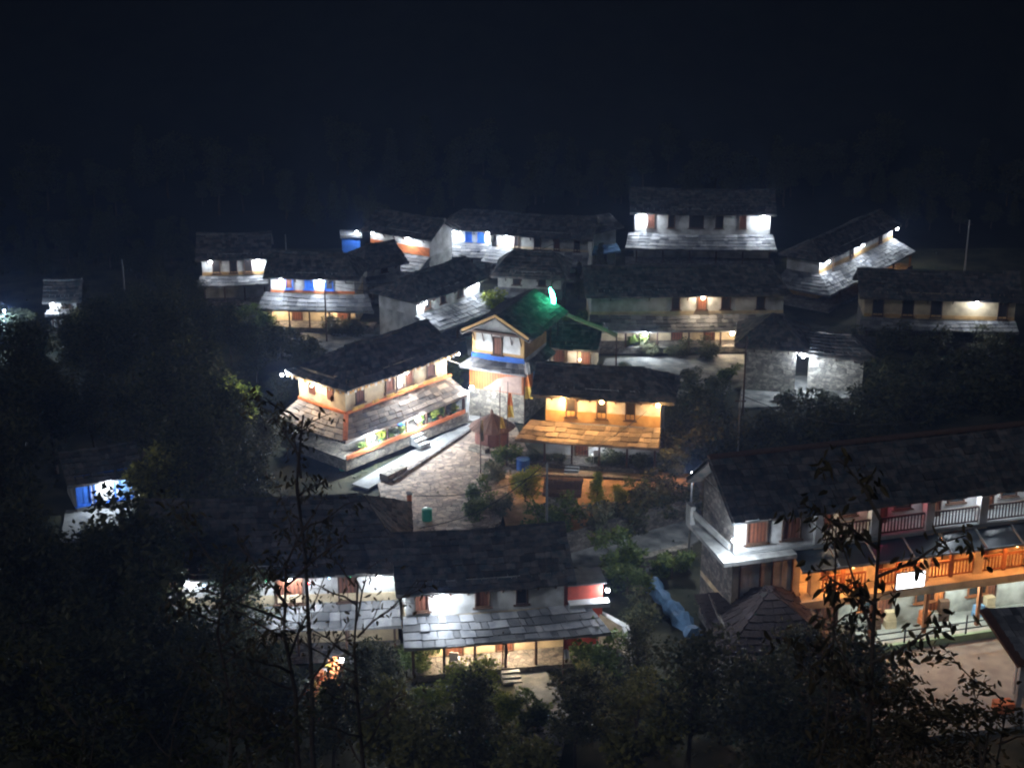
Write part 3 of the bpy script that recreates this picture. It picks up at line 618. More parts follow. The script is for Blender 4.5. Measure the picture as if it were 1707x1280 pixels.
def flag(name, label, px, yt, yb, y0, y1, cols, wd=.45):
    p = at(px, yb, 0); s, sn, cs = scale_at(p + Vector((0,0,2))); e = empty(name, (p.x, p.y, 0), R(-10), label, 'prayer flag', 'prayer flag poles by the court')
    h = (yb-yt)/(s*cs); MB().tube([(0,0,0),(.03,0,h)], [.045,.025]).build('pole', WOOD, e)
    za, zb = (yb-y0)/(s*cs), (yb-y1)/(s*cs); n = len(cols)
    for i, m in enumerate(cols):
        a, b_ = za+(zb-za)*i/n, za+(zb-za)*(i+1)/n; q = MB(); K = 5; wa, wb = wd*(.5+.5*i/n), wd*(.5+.5*(i+1)/n)
        for j in range(K):
            for (zz, ww_) in ((a, wa), (b_, wb)):
                q.v.append((.05+ww_*j/(K-1), .08*math.sin(j*1.8+zz*2), zz))
        for j in range(K-1): q.f.append((2*j, 2*j+2, 2*j+3, 2*j+1))
        q.build('cloth', m, e)
flag('prayer_flag', 'tall white, orange and yellow prayer flag at the gabled hut corner', 874, 596, 712, 604, 664, [WHC, ORC, YEL], .55)
flag('prayer_flag', 'orange and yellow prayer flag above the round shrine hut', 846, 636, 745, 655, 695, [ORC, YEL], .4)
flag('prayer_flag', 'short yellow prayer flag left of the shrine hut centre', 833, 645, 752, 695, 713, [YEL], .35)
flag('prayer_flag', 'thin grey pole with pale faded cloth on the flagged court', 801, 688, 790, 700, 735, [mat('faded_cloth', (.45,.40,.33), .9)], .22)
flag('prayer_flag', 'red and white flag on a leaning stick below the near slate house', 938, 1062, 1150, 1066, 1098, [REDW, WHC], .3)
flag('prayer_flag', 'dark narrow flag at the left posts of the near slate house', 838, 1052, 1118, 1060, 1090, [WOOD, WHC], .25)
def cable(label, a, b, sag=.5, r=.022, m=BLACKM):
    pts = [a.lerp(b, i/14) - Vector((0,0,sag*math.sin(math.pi*i/14))) for i in range(15)]
    c = pts[0].copy(); return tag(MB().tube([p-c for p in pts], r, 5).build('cable', m, loc=c), label, 'cable')
cable('pale cable slung from the corner lodge eave to the gabled hut', at(742,598,4.3), at(850,618,3.9), .25, .03, METAL)
cable('black cable sagging across the flagged court', at(690,826,3.5), at(905,788,3.5), .5)
cable('thin wire from the tall top pole toward the bright house', ends['b'], at(1068,385,5), .4)
cable('thin wire between the two top-row poles', ends['a'], ends['b'], 1.2)
cable('sagging wire from the pole by the tiny shed to the orange house', ends['i'], at(1098,668,4.3), .7)
cable('wire from the pole by the tiny shed down toward the near slate house', ends['i'], at(700,880,4.6), .8)
cable('wire between the dark pole and the corner slate house', ends['e'], at(700,480,4), .5)
cable('wire crossing behind the big lodge roof', ends['f'], at(1560,700,8), 1.0)
cable('thin wire from the slim pole to the diagonal house', ends['g'], at(1450,400,4), .4)
cable('long wire over the roofs to the narrow tower hut', ends['e'], at(985,378,5), 1.8)
bp0, bp1 = at(930,517,4.8), at(1028,560,4.0)
o = empty('bamboo_pole', bp0, 0, 'thick pale bamboo pole slanting down right from the green lamp', 'pole')
MB().tube([(0,0,0)]+[tuple((bp1-bp0)*k/6+Vector((0,0,-.05*math.sin(k)))) for k in range(1,7)], .16, 8).build('stem', mat('bamboo',(.42,.36,.26),.7,scale=5), o)
q = bp1-bp0; MB().tube([(0,0,-4.8),(0,0,-.05)], .06).build('prop', WOOD, o); MB().tube([(q.x,q.y,-4.8),(q.x,q.y,q.z-.05)], .06).build('prop', WOOD, o)
gp = at(917,497,7.0); o = empty('green_lamp', (gp.x, gp.y, 0), 0, 'curved green neon lamp glowing on a thin post above the hall', 'lamp')
MB().tube([(0,0,0),(.1,0,8.2)], [.07,.04]).build('post', WOOD, o)
MB().tube([(.15+.18*math.cos(a*.45-1.2)-.1, 0, 6.2+a*.22) for a in range(8)], [.06,.12,.15,.16,.16,.15,.12,.06], 8).build('neon_tube', glow('neon_green', (.08,1,.5), 12), o)
for z, wt in ((7.5, 1.5), (6.2, 1.6)):
    L = bpy.data.lights.new('neon_light', 'POINT'); L.energy = wt*WATT; L.color = GREEN; L.shadow_soft_size = .2
    q = bpy.data.objects.new('neon_light', L); COL.objects.link(q); q.parent = o; q.location = (.1,-.25,z)

# ------------------------------------------------------------------ garlands, pots and other small things
I = INFO[h_red.name]; W_, ze_, D_, o_, Vd_, zv_ = I['W'], I['ze'], I['D'], I['o'], I['Vd'], I['zv']
g = MB(); g2 = MB()
def garland(mb, a, b, n, s):
    a = Vector(a); b = Vector(b); d = (b-a).normalized()
    for i in range(n):
        p = a.lerp(b, i/n) - Vector((0,0,.06*math.sin(i*1.3)**2)); w_ = s*random.uniform(.7,1.1); h_ = s*random.uniform(.8,1.3)
        mb.quad(tuple(p), tuple(p+d*w_), tuple(p+d*w_+Vector((0,0,-h_))), tuple(p+Vector((0,0,-h_))))
garland(g, (-o_+.2,-o_-.03,ze_-.02), (W_+.4,-o_-.03,ze_-.02), 46, .16); garland(g2, (-o_+.2,-o_-.05,ze_-.05), (W_+.4,-o_-.05,ze_-.05), 17, .17)
garland(g2, (-Vd_,D_,zv_), (-Vd_,-Vd_,zv_), 24, .14); garland(g, (-o_+.02,D_+.4,ze_-.02), (-o_+.02,-o_,ze_-.02), 26, .16); garland(g2, (-o_,D_+.4,ze_-.05), (-o_,-o_,ze_-.05), 11, .17)  # left verandah row: white cloth standing in for a string of fairy lights
g.build('marigold_garland', mat('marigold', (.80,.42,.08), .8, island=.35), h_red); g2.build('bunting_and_light_string', WHC, h_red)
g = MB()
x = .2
while x < W_-.3:
    if random.random() < .8: g.lathe((x, -.30, 3.02), [(.02,0),(.07,.05),(.06,.18),(.01,.26)], 6)
    x += .15 if random.random() < .9 else .7
g.build('corn_garland', CORN, h_red)
MB().box(-Vd_+.12, -Vd_+.04, .75, W_-.2, -Vd_+.12, 1.02).build('plinth_band', TERRA, h_red)
MB().box(-.03, D_*.4, 3.7, .0, D_*.62, 4.6).build('side_window', WHITE, h_red)
MB().box(-.05, D_*.25, 3.45, -.01, D_*.38, 4.55).build('side_shutter', BROWN, h_red); MB().box(-.05, D_*.64, 3.45, -.01, D_*.78, 4.55).build('side_shutter', BROWN, h_red)
MB().box(W_-.05, -Vd_+.15, 0, W_+.3, -Vd_+.5, 2.2).build('corner_pillar', WHITE, h_red)
lamp(h_red, (W_+.35, -Vd_-.05, 2.45), 66, COOL, r=.15, name='corner_lamp', bracket=False)
lamp(h_red, (-o_-.1, D_+.7, ze_-.2), 70, COOL, r=.10, name='eave_lamp', bracket=False)
lamp(h_red, (-o_-.15, D_*.5, ze_-.25), 34, SOFT, r=.08, name='eave_lamp', bracket=False)
def leafcloud(mb, c, r, n, L, flat=.8, droop=.0, hollow=.35):
    for _ in range(n):
        while True:
            v = Vector((random.uniform(-1,1), random.uniform(-1,1), random.uniform(-1,1)))
            if hollow < v.length < 1: break
        p = Vector(c) + Vector((v.x*r[0], v.y*r[1], v.z*r[2]))
        a = Vector((random.uniform(-1,1), random.uniform(-1,1), random.uniform(-.6,.6)-droop)).normalized()
        b = a.cross(Vector((random.uniform(-.5,.5), random.uniform(-.5,.5), 1))).normalized()
        l = L*random.uniform(.6,1.3); w_ = l*.42*flat; u = a.cross(b)*w_*.35
        mb.quad(tuple(p), tuple(p+a*l*.45+b*w_+u), tuple(p+a*l), tuple(p+a*l*.45-b*w_+u))
POTS = [mat('clay_pot', (.38,.14,.08), .8), WHC, GPL, BLACKM]
pm = []
for i in range(3):
    k = MB(); leafcloud(k, (0,0,.55), (.26,.26,.30), 130, .20, hollow=.1)
    kk = MB(); kk.lathe((0,0,0), [(.11,0),(.15,.22),(.17,.25)], 10); pm.append((k, kk))
proto_pots = []
where = [.04,.10,.17,.24,.31,.37,.55,.62,.69,.76,.83,.90]
posd = ['at the near end', 'second from the near end', 'third from the near end', 'fourth from the near end', 'just before the bright doorway', 'touching the stair side',
        'just past the stair', 'second past the stair', 'third past the stair', 'mid way to the far pillar', 'next but one to the far pillar', 'beside the white corner pillar']
for i, fx in enumerate(where):
    e = empty('potted_plant', world(h_red, fx*W_-.5*(i<2), -Vd_+.42, .76), random.random()*6, 'potted plant on the red verandah ledge, '+posd[i], 'plant', 'potted plants on the lodge verandah')
    q = i % 3
    if i < 3:
        f1 = pm[q][0].build('foliage', [LEAFM, LEAFG, LEAFY][q], e); f2 = pm[q][1].build('pot', POTS[q], e); proto_pots.append((f1, f2))
    else:
        for s_ in proto_pots[q]: c = s_.copy(); COL.objects.link(c); c.parent = e
    e.scale = (1,1,random.uniform(.7,1.35))
def chair(label, p, rz, m=WHC):
    e = empty('plastic_chair', p, rz, label, 'chair')
    MB().box(-.22,-.22,.42,.22,.22,.46).build('seat', m, e); MB().box(-.22,.19,.46,.22,.23,.88).build('backrest', m, e)
    for sx in (-.2,.17):
        for sy in (-.2,.17): MB().box(sx,sy,0,sx+.035,sy+.035,.42).build('leg', m, e)
chair('white plastic chair at the left end of the near house verandah', world(h_near, 2.2, -1.1, .35), 3.0)
chair('white plastic chair under the orange house verandah', world(h_orng, 3.3, -.8, .36), 3.4)
chair('blue plastic chair outside the corner lodge doorway', world(h_red, 3.9, -1.1, .76), 1, PLAST)
def drum(name, label, p, r, h, m, cat):
    e = empty(name, p, 0, label, cat); MB().lathe((0,0,0), [(r*.9,0),(r,.05),(r,h*.33),(r*1.03,h*.36),(r,h*.4),(r,h*.7),(r*1.03,h*.73),(r,h*.77),(r,h)], 14).build('body', m, e)
    MB().lathe((0,0,h), [(r*1.04,0),(r*1.04,.05),(r*.3,.1)], 14).build('lid', m, e)
drum('water_drum', 'round blue water drum behind the round garden bush', at(872,784,0), .42, .75, PLAST, 'drum')
drum('waste_bin', 'green plastic bin under the left eave of the corner lodge', at(572,783,.1), .25, .8, GPL, 'bin')
drum('waste_bin', 'dark green bin at the lower end of the flagged court', at(712,868,0), .3, .7, GPL, 'bin')
drum('red_bucket', 'bright red bucket beside the lit shrub at the bottom left', at(531,1196,0), .22, .35, mat('red_plastic', (.8,.02,.02), .4), 'bucket')
o = empty('fence_post', at(683,862,0), .3, 'orange painted post at the lower court corner', 'post'); MB().box(-.12,-.12,0,.12,.12,1.5).build('post_shaft', TERRA, o); MB().box(-.16,-.16,1.5,.16,.16,1.6).build('post_cap', WHITE, o)
# fairy lights along the eave of the near-left house
I = INFO[h_nleft.name]
fl = empty('fairy_lights', world(h_nleft, 0, 0, 0), h_nleft.rotation_euler.z, 'string of red, green and pink fairy lights under the long left eave', 'fairy lights')
cols = [((1,.05,.05),'red'),((.05,1,.3),'green'),((1,.2,.6),'pink'),((.3,.6,1),'blue')]
MB().beam((0,-.5,I['ze']-.07),(I['W'],-.5,I['ze']-.07),.015).build('wire', BLACKM, fl)
for i in range(24):
    c, nm = cols[(i*7) % 4 if i % 3 else 0]; x = I['W']*(i+.5)/24; z = I['ze']-.10-random.uniform(0,.5)*(i%2)
    MB().lathe((x, -.5, z), [(.01,-.05),(.045,0),(.01,.05)], 6).build('fairy_bulb', glow('fairy_'+nm, c, 6), fl)
# festoon corner at the bottom left
A, B = at(515,1188,0), at(568,1145,0)
o = wall_line('goods_stall', 'low slanting stall row of orange and white packets beside the bottom left lamp', [(512,1180),(562,1142)], [.9,1.4], 0, .4, TERRA, 'stall')
for i in range(9):
    p = (B-A)*(i+.3)/9; MB().box(p.x-.14, p.y-.30, .9+.05*i, p.x+.12, p.y-.02, 1.15+.05*i+random.uniform(0,.15)).build('packet', [ORC, WHC, YEL, TERRA][i % 4], o)
o = empty('wall_lamp_post', at(572,1148,0), 0, 'single bright bulb on a stick at the bottom left corner stall', 'lamp')
MB().tube([(0,0,0),(0,0,1.5)], .035).build('post', WOOD, o); lamp(o, (0,-.08,1.62), 34, COOL, r=.11, bracket=False)
o = empty('street_lamp', at(14,575,0), 0, 'lamp on a post lighting leaves at the left edge', 'lamp')
MB().tube([(0,0,-3),(0,0,2.7)], .06).build('post', METAL, o); lamp(o, (0,-.1,2.8), 120, (.55,.75,1.0), r=.1, bracket=False)

# ------------------------------------------------------------------ trees and shrubs
def ground_at(px, py):
    d = (at(px, py, 0) - Vector((0,0,CAMZ))).normalized(); t = 12.0
    while t < 420:
        p = Vector((0,0,CAMZ)) + d*t
        if p.z <= terrain(p.x, p.y): break
        t += .25
    return p
def make_tree(name, h, r, n, leaf, lm, bm=BARK, clumps=14, shape='round', tr=.12, low=.35):
    e = bpy.data.objects.new(name, None); COL.objects.link(e); e.empty_display_size = .3
    tk = MB(); top = h*.8; cx = 0; pts = []
    for i in range(6): pts.append((cx+random.uniform(-.05,.05)*h*.3*(i>0), random.uniform(-.05,.05)*h*.3*(i>0), -.4 + (top+.4)*i/5))
    tk.tube(pts, [tr*(1.2-.18*i) for i in range(6)], 7)
    cr = MB()
    for i in range(clumps):
        a = random.uniform(0, 6.28); f = i/clumps
        if shape == 'cone': zz = h*(.08+.86*f); rad = r*(1-f)*.75; q = r*(.62*(1-f)+.16)
        else: zz = h*(low+(.92-low)*random.random()); rad = r*.62*math.sqrt(random.random()); q = r*random.uniform(.32,.52)
        c = (math.cos(a)*rad*(1 if shape != 'cone' else .4), math.sin(a)*rad*(1 if shape != 'cone' else .4), zz)
        leafcloud(cr, c, (q, q, q*.72), n//clumps, leaf)
        if shape != 'cone':
            k = random.randint(2, 4); tk.tube([pts[k], tuple((Vector(pts[k])*.5+Vector(c)*.5)+Vector((0,0,-.1))), c], [tr*.5, tr*.3, tr*.12], 5)
    tk.build('trunk', bm, e); cr.build('crown', lm, e); return e
protos = {
 'A': make_tree('broadleaf_tree', 6.5, 2.6, 3000, .30, LEAFD), 'B': make_tree('broadleaf_tree', 7.5, 2.3, 2800, .27, LEAFD, clumps=18),
 'C': make_tree('broadleaf_tree', 5.5, 2.4, 2600, .34, LEAFO, clumps=10), 'Y': make_tree('yellow_green_tree', 3.6, 1.15, 1700, .24, LEAFY, clumps=12, low=.3),
 'P': make_tree('pine_tree', 7.5, 2.0, 3000, .28, LEAFD, clumps=20, shape='cone'), 'S': make_tree('shrub', 1.8, 1.3, 1300, .22, LEAFM, clumps=9, low=.2, tr=.05),
 'D': make_tree('shrub', 1.8, 1.5, 1300, .22, LEAFD, clumps=9, low=.2, tr=.05), 'V': make_tree('conical_shrub', 2.9, .95, 1900, .15, LEAFY, clumps=14, shape='cone', tr=.06),
 'O': make_tree('round_shrub', 2.3, 1.3, 2600, .15, LEAFY, clumps=16, low=.3, tr=.06), 'G': make_tree('shrub', 1.6, 1.2, 1300, .20, LEAFG, clumps=8, low=.2, tr=.05)}
used = set()
def plant(k, px, py, s, label, cat='tree', group=None, sz=None, at_=None):
    p = at_ or ground_at(px, py)
    o = protos[k] if k not in used else copy_tree(protos[k]); used.add(k)
    if 'label' in o.keys(): pass
    for key in ('group',):
        if key in o.keys(): del o[key]
    o.location = p; o.rotation_euler = (0, 0, random.uniform(0, 6.28)); o.scale = (s, s, sz or s*random.uniform(.9, 1.1))
    tag(o, label, cat, group); return o
gd = 'dark trees of the grove on the left'
LG = 'dark leafy tree in the crowded grove left of the village'
for px, py, s, k in ((70,640,.6,'B'),(60,720,1.1,'B'),(120,640,.8,'A'),(150,570,.55,'C'),(175,700,1.1,'B'),(225,640,.9,'A'),(190,590,.6,'B'),(255,600,.8,'B'),(300,590,.75,'A'),
      (290,680,1.0,'B'),(345,600,.7,'A'),(340,720,1.0,'A'),(385,610,.65,'B'),(430,640,.6,'A'),(30,830,1.2,'A'),(95,790,1.0,'B'),(110,740,.7,'A'),(160,770,.75,'B'),
      (240,790,1.0,'A'),(240,560,.6,'B'),(285,540,.6,'A'),(330,550,.55,'B'),(200,540,.5,'A'),(265,500,.5,'B'),(310,500,.4,'A'),(170,640,.9,'B'),(385,560,.5,'C'),(410,590,.5,'A'),(40,720,1.0,'A'),(135,520,.5,'B'),(300,820,1.15,'B'),(350,850,1.1,'A'),(400,830,.95,'B'),(270,880,1.0,'C'),(345,930,1.1,'B'),(262,960,.5,'A'),(415,880,.85,'A'),(445,800,.55,'B'),(470,690,.45,'A'),(480,770,.4,'B'),
      (20,960,1.2,'B'),(75,965,.55,'A'),(30,1080,1.2,'A'),(105,1035,.65,'B'),(180,1005,.55,'A'),(190,1080,1.0,'B'),(70,1180,1.2,'B'),(250,1080,.7,'A'),(500,640,.4,'B')):
    plant(k, px, py, s, LG, group=gd)
LB = 'dark tree in the thick undergrowth along the bottom of the slope'
for px, py, s, k in ((150,1240,1.1,'A'),(240,1200,.9,'B'),(320,1190,.75,'A'),(400,1185,.65,'B'),(310,1290,1.0,'A'),(460,1200,.55,'B'),(60,1330,1.2,'A'),(190,1350,1.2,'B'),(420,1310,1.0,'B'),(480,1280,.75,'A'),
      (560,1300,.7,'B'),(640,1180,.5,'A'),(650,1290,.8,'C'),(720,1320,.8,'A'),(790,1320,.75,'B'),(870,1330,.7,'A'),(960,1300,.7,'B'),(1020,1220,.6,'A'),(1060,1180,.55,'B'),(1100,1230,.7,'C'),(1060,1310,.85,'A'),
      (1150,1300,.9,'B'),(1200,1240,.7,'A'),(1260,1290,.9,'A'),(1330,1240,.8,'B'),(1340,1330,1.0,'A'),(1400,1230,.65,'A'),(1430,1320,1.0,'B'),(610,1220,.6,'B'),(985,1160,.35,'A'),(255,1130,1.35,'A'),(225,1115,.95,'B'),(405,1120,.85,'B'),(320,1110,.55,'A')):
    if 700 < px < 1250 and k == 'A': k = 'C'
    plant(k, px, py, s, LB, group='dark trees along the bottom slope')
LT = 'dim tree on the black hillside beyond the village'
for i in range(46):
    px = -40 + i*40 + random.uniform(-14, 14); py = random.uniform(300, 400) if px < 560 else random.uniform(285, 350)
    if px > 1480: py += 35
    plant(random.choice('ABP'), px, py, random.uniform(.6, 1.0), LT, group='trees on the far hillside')
for i in range(60):
    px = random.uniform(-30, 1740); py = random.uniform(340, 392) if px < 900 else random.uniform(322, 345)
    if px > 1500: py += 45
    if px < 320: py += 55
    plant(random.choice('ABP'), px, py, random.uniform(.35, .6), LT, group='trees on the far hillside')
for i in range(26):
    px = -20 + i*13.5 + random.uniform(-6, 6); py = random.uniform(415, 470)
    plant(random.choice('ABP'), px, py, random.uniform(.35, .6), LG, group=gd)
LR = 'dark shrub in the overgrown ground between the stone houses and the big lodge'
for px, py, s, k in ((1150,690,1.2,'D'),(1180,720,1.5,'D'),(1210,760,1.4,'D'),(1160,770,1.5,'D'),(1130,740,1.2,'D'),(1195,665,.9,'D'),(1290,735,1.3,'D'),(1335,725,1.0,'D'),(1360,740,1.6,'D'),
      (1400,725,1.3,'D'),(1450,690,1.6,'D'),(1450,740,1.5,'D'),(1500,660,1.5,'D'),(1520,710,1.8,'D'),(1560,640,1.4,'D'),(1580,690,1.6,'D'),(1620,650,1.8,'D'),(1660,690,1.8,'D'),(1690,640,1.6,'D'),(1470,640,1.5,'D'),(1430,610,1.3,'D'),
      (1540,600,1.3,'D'),(1640,600,1.3,'D'),(1480,585,1.2,'D'),(1260,760,1.3,'D')):
    plant(k, px, py, s, LR, 'shrub', 'dark shrubs behind the big lodge')
for a in (('Y',824,549,1.15,'bright yellow-green tree at the end of the corner slate house','tree'),('Y',400,735,1.35,'yellow-lit small tree inside the left grove','tree'),
      ('O',876,842,1.0,'round yellow-green bush in the lit garden','shrub'),('V',995,858,1.0,'conical green bush in the lit garden','shrub'),('O',1032,850,.6,'small bush right of the conical one','shrub'),
      ('S',1062,842,.8,'dark green garden bush in front of orange soil','shrub'),('D',1095,838,.9,'wide dark bush at the right end of the orange soil','shrub'),('D',1120,846,.6,'small dark bush by the lit garden corner','shrub'),
      ('S',798,838,.75,'green shrub at the court edge below the pavilion','shrub'),('G',820,805,.85,'brownish shrub between court and garden','shrub'),('S',845,782,.9,'shrub at the corner of the orange house yard','shrub'),
      ('S',800,868,.9,'low green shrub at the lower court corner','shrub'),('G',835,862,.8,'pale shrub beside the low garden path','shrub'),('G',905,872,.7,'pale grassy shrub left of the tiny shed pole','shrub'),
      ('S',905,900,1.1,'bright green shrub at the foot of the metal pole','shrub'),('S',940,896,1.2,'bright green shrub below the tiny stone shed','shrub'),('G',1000,900,1.4,'grey-green round shrub below the conical bush','shrub'),
      ('D',1045,885,1.2,'dark hedge shrub above the diagonal stone wall','shrub'),('D',1090,872,1.1,'dark hedge shrub midway up the diagonal stone wall','shrub'),('D',1135,862,1.1,'dark hedge shrub at the upper end of the diagonal wall','shrub'),
      ('D',895,775,.6,'dark planting at the left front of the orange house','shrub'),('D',930,778,.55,'dark planting left of the orange house stair','shrub'),('D',1000,780,.65,'dark planting right of the orange house stair','shrub'),
      ('D',1035,785,.7,'dark planting before the white verandah wall','shrub'),('D',1072,788,.7,'dark planting at the right front of the orange house','shrub'),('G',1120,790,1.0,'grey shrub on the slope beside the post lamp','shrub'),
      ('D',1110,760,1.1,'dark shrub against the shadowed end of the orange house','shrub'),('O',790,1195,1.15,'large olive-green bush below the near slate house','shrub'),('O',842,1215,.8,'olive bush beside the pale path','shrub'),
      ('O',722,1225,1.1,'yellow-green bush low at the bottom centre left','shrub'),('S',880,1215,1.0,'dark bush overlapping the pale path','shrub'),('S',700,1120,1.0,'dim bush at the left foot of the near slate house','shrub'),
      ('S',1000,1120,1.2,'shrub under the pale curved wall','shrub'),('S',1045,995,1.1,'bushy green shrub right of the red cabin','shrub'),('S',1030,960,1.3,'green shrub beside the rubble lane wall','shrub'),
      ('D',1060,1050,.9,'dark shrub between curved wall and blue tarpaulin','shrub'),('S',1120,965,1.0,'shrub above the blue tarpaulin','shrub'),('O',548,1203,.75,'sunny green shrub glowing beside the bottom left bulb','shrub'),
      ('S',430,560,1.3,'grey-green bush left of the open ground floor','shrub'),('D',470,600,1.5,'dark bush at the edge of the upper left yard','shrub'),('D',510,610,1.3,'dark bush behind the corner lodge ridge','shrub'),
      ('D',560,562,.9,'low hedge before the blue-window house, left half','shrub'),('D',590,562,.9,'low hedge before the blue-window house, right half','shrub'),
      ('D',1085,596,.6,'dark bush before the long house ground floor','shrub'),('D',1130,598,.8,'dark bush in the middle of the long house yard','shrub'),('D',1180,600,.8,'dark bush at the right of the long house yard','shrub'),
      ('S',1060,590,.8,'lit green plant under the white yard lamp','shrub'),('V',984,615,.5,'small topiary in a pot beside the hall end wall','shrub'),('G',12,572,1.3,'pale blue-lit leafy shrub at the left edge','shrub'),('G',36,556,1.1,'second blue-lit shrub touching the left frame','shrub'),('G',-8,548,1.2,'ghostly lit shrub near the left edge lamp','shrub'),
      ('G',240,880,1.0,'pale shrub below the blue-door house','shrub'),('C',160,930,.4,'small tree under the blue-door house','tree'),('P',1000,470,.5,'narrow conifer behind the green lamp','tree'),('P',965,500,.45,'short conifer beside the green lamp','tree'),
      ('S',950,572,1.2,'green-lit shrub beyond the hall roof','shrub'),('S',985,560,1.2,'green-lit shrub right of the neon lamp','shrub'),('D',755,565,.8,'dark shrub in the alley left of the gabled hut','shrub'),('S',765,640,1.0,'green shrub beside the alley steps','shrub'),
      ('D',1320,690,1.0,'bush before the pale low wall','shrub'),('G',1040,625,.6,'grey tuft of weeds at the left of the lit dirt yard','shrub'),('D',1150,640,.7,'dark weeds at the right end of the lit dirt yard','shrub'),('S',1215,640,.8,'green weeds against the square stone house','shrub'),('G',1380,690,.9,'pale weeds before the lower stone shed','shrub')):
    plant(a[0], a[1], a[2], a[3], a[4], a[5])

# foreground trees seen close up, with separate hanging leaves
def close_tree(name, label, px, dist, ytop, spread, nl, L, lm, seed, bm=BARK, nb=9, lo=.55, lean=0, droop=.9, sub=3, tr=.07):
    random.seed(seed); x = (px-853.5)/F*dist*1.08
    zg = terrain(x, dist); dep = PITCH + math.atan((ytop-640)/F); zt = CAMZ - dist*math.tan(dep); H_ = zt-zg
    e = empty(name, (x, dist, zg), 0, label, 'tree'); tk = MB(); lf = MB()
    n = 9; pts = [Vector((lean*i/n + random.uniform(-.06,.06)*i**.5, random.uniform(-.08,.08)*i**.5, -.5+(H_+.3)*i/n)) for i in range(n+1)]
    tk.tube(pts, [tr*(1.3-.11*i) for i in range(n+1)], 7)
    def leaf(p):
        a = Vector((random.uniform(-1,1), random.uniform(-1,1), -droop*random.uniform(.3,1.6))).normalized()
        b = a.cross(Vector((random.uniform(-1,1), random.uniform(-1,1), .3))).normalized(); l = L*random.uniform(.6,1.25); w_ = l*.17; u = a.cross(b)*w_*.5
        c = p + a*l*.5
        lf.quad(tuple(p), tuple(p+a*l*.3+b*w_+u), tuple(p+a*l*.7+b*w_*.8+u), tuple(p+a*l)); lf.quad(tuple(p), tuple(p+a*l), tuple(p+a*l*.7-b*w_*.8+u), tuple(p+a*l*.3-b*w_+u))
    tips = []
    for i in range(nb):
        f = lo + (1-lo)*(i+.5)/nb; z = H_*f; k = min(n-1, int((z+.5)/(H_+.3)*n)); p = pts[k].lerp(pts[k+1], .5); p.z = z
        a = random.uniform(0, 6.28); ln = spread*random.uniform(.55,1.05); q = [p]
        for j in range(1, 5): q.append(p + Vector((math.cos(a)*ln*j/4, math.sin(a)*ln*j/4, ln*.75*(j/4) + random.uniform(-.08,.08))))
        tk.tube(q, [tr*.42, tr*.34, tr*.27, tr*.2, tr*.1], 5); tips += q[2:]
        for _ in range(sub):
            s0 = random.choice(q[1:]); aa = a + random.uniform(-1.3,1.3); l2 = ln*random.uniform(.25,.5)
            s1 = s0 + Vector((math.cos(aa)*l2*.5, math.sin(aa)*l2*.5, l2*.3)); s2 = s0 + Vector((math.cos(aa)*l2, math.sin(aa)*l2, l2*random.uniform(.1,.7)))
            tk.tube([s0, s1, s2], [tr*.18, tr*.13, tr*.06], 4); tips += [s1, s2, s2]
    for _ in range(nl):
        t = random.choice(tips); leaf(t + Vector((random.gauss(0,.10), random.gauss(0,.10), random.gauss(0,.08)))*spread)
    tk.build('trunk', bm, e); lf.build('crown', lm, e); random.seed(seed+99); return e
close_tree('sapling', 'tall thin sapling with long drooping leaves crossing the lodge sign', 1480, 24, 850, 1.5, 520, .24, LEAFB, 3, nb=12, lo=.62, sub=4, tr=.08)
close_tree('sapling', 'slimmer sapling left of the one crossing the lodge sign', 1402, 25, 905, 1.0, 210, .24, LEAFB, 11, nb=7, lo=.7, tr=.05)
close_tree('sapling', 'dark twiggy sapling before the long left slate house', 470, 36, 935, 2.0, 420, .20, LEAFB, 5, bm=BARK, nb=13, lo=.6, sub=5, tr=.10)
close_tree('sapling', 'thin branching sapling before the right half of the long left slate house', 590, 37, 965, 1.8, 240, .20, LEAFB, 8, nb=12, lo=.6, sub=5, tr=.08)
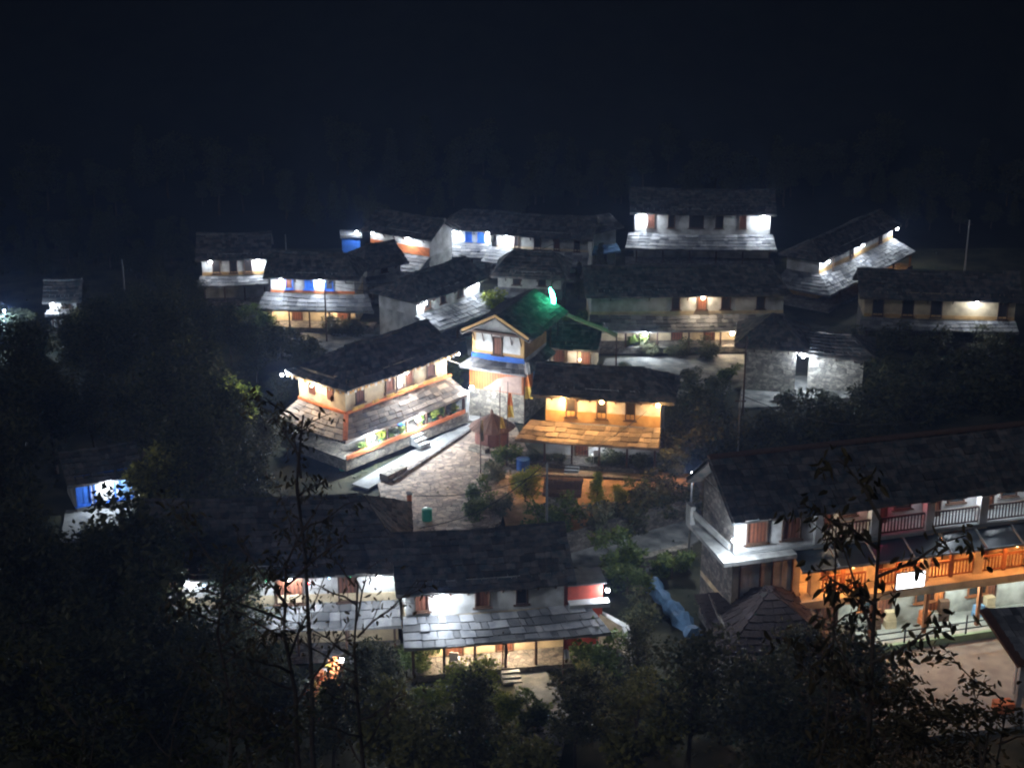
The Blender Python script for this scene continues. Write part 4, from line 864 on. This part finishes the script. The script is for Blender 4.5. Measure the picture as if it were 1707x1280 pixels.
close_tree('sapling', 'leafy sapling at the left end of the long left slate house', 350, 36, 930, 1.8, 500, .24, LEAFB, 21, nb=12, lo=.6, sub=5, tr=.08)
close_tree('sapling', 'dark leafy tree reaching over the left side of the corner lodge', 500, 46, 680, 2.0, 260, .26, LEAFB, 31, nb=9, lo=.72, sub=4, tr=.10)
for i, (px, ds, yt) in enumerate(((1590,22,1205),(1690,20,1170),(1640,24,1200),(1530,23,1255),(1740,26,1150),(1440,26,1320))):
    close_tree('broadleaf_shrub', ['black leafy shrub at the bottom right, second from the edge','black leafy shrub in the bottom right corner','black shrub between the two bottom right ones','low black shrub nearest the sapling trunk','tall shrub at the far right frame edge','sparse shrub left of the sapling foot'][i], px, ds, yt, 1.25, 1500, .16, LEAFB, 60+i, nb=16, lo=.45, sub=5, tr=.05, droop=.3)
for i, (px, ds, yt) in enumerate(((80,26,1190),(230,28,1220),(380,30,1215))):
    close_tree('broadleaf_shrub', ['dark foreground shrub in the bottom left corner','dark foreground shrub right of the bottom left corner','dark foreground shrub below the corner stall'][i], px, ds, yt, 1.5, 1300, .18, LEAFD, 80+i, nb=16, lo=.4, sub=5, tr=.05, droop=.3)
# weeds covering the unpaved ground
random.seed(12); wd = MB(); n = 0
while n < 15000:
    px, py = random.uniform(-20, 1727), random.uniform(420, 1290); 
    p = at(px, py, 0); p.z = terrain(p.x, p.y)
    if math.sin(p.x*.7+2)*math.cos(p.y*.6)+random.random() < .3: continue
    leafcloud(wd, p, (.3,.3,.12), 3, .26, hollow=0); n += 3
tag(wd.build('undergrowth', LEAFD), kind='stuff')

# ------------------------------------------------------------------ night haze
hz = MB().box(-175, -30, -9, 175, 330, 112); m = bpy.data.materials.new('haze'); m.use_nodes = True; nn = m.node_tree.nodes; nn.clear()
out = nn.new("ShaderNodeOutputMaterial"); pvn = nn.new("ShaderNodeVolumePrincipled"); pvn.inputs['Color'].default_value = (.36,.52,1,1); pvn.inputs['Density'].default_value = .0012; pvn.inputs['Anisotropy'].default_value = .55
m.node_tree.links.new(pvn.outputs[0], out.inputs['Volume'])
tag(hz.build('haze', m), kind='stuff')
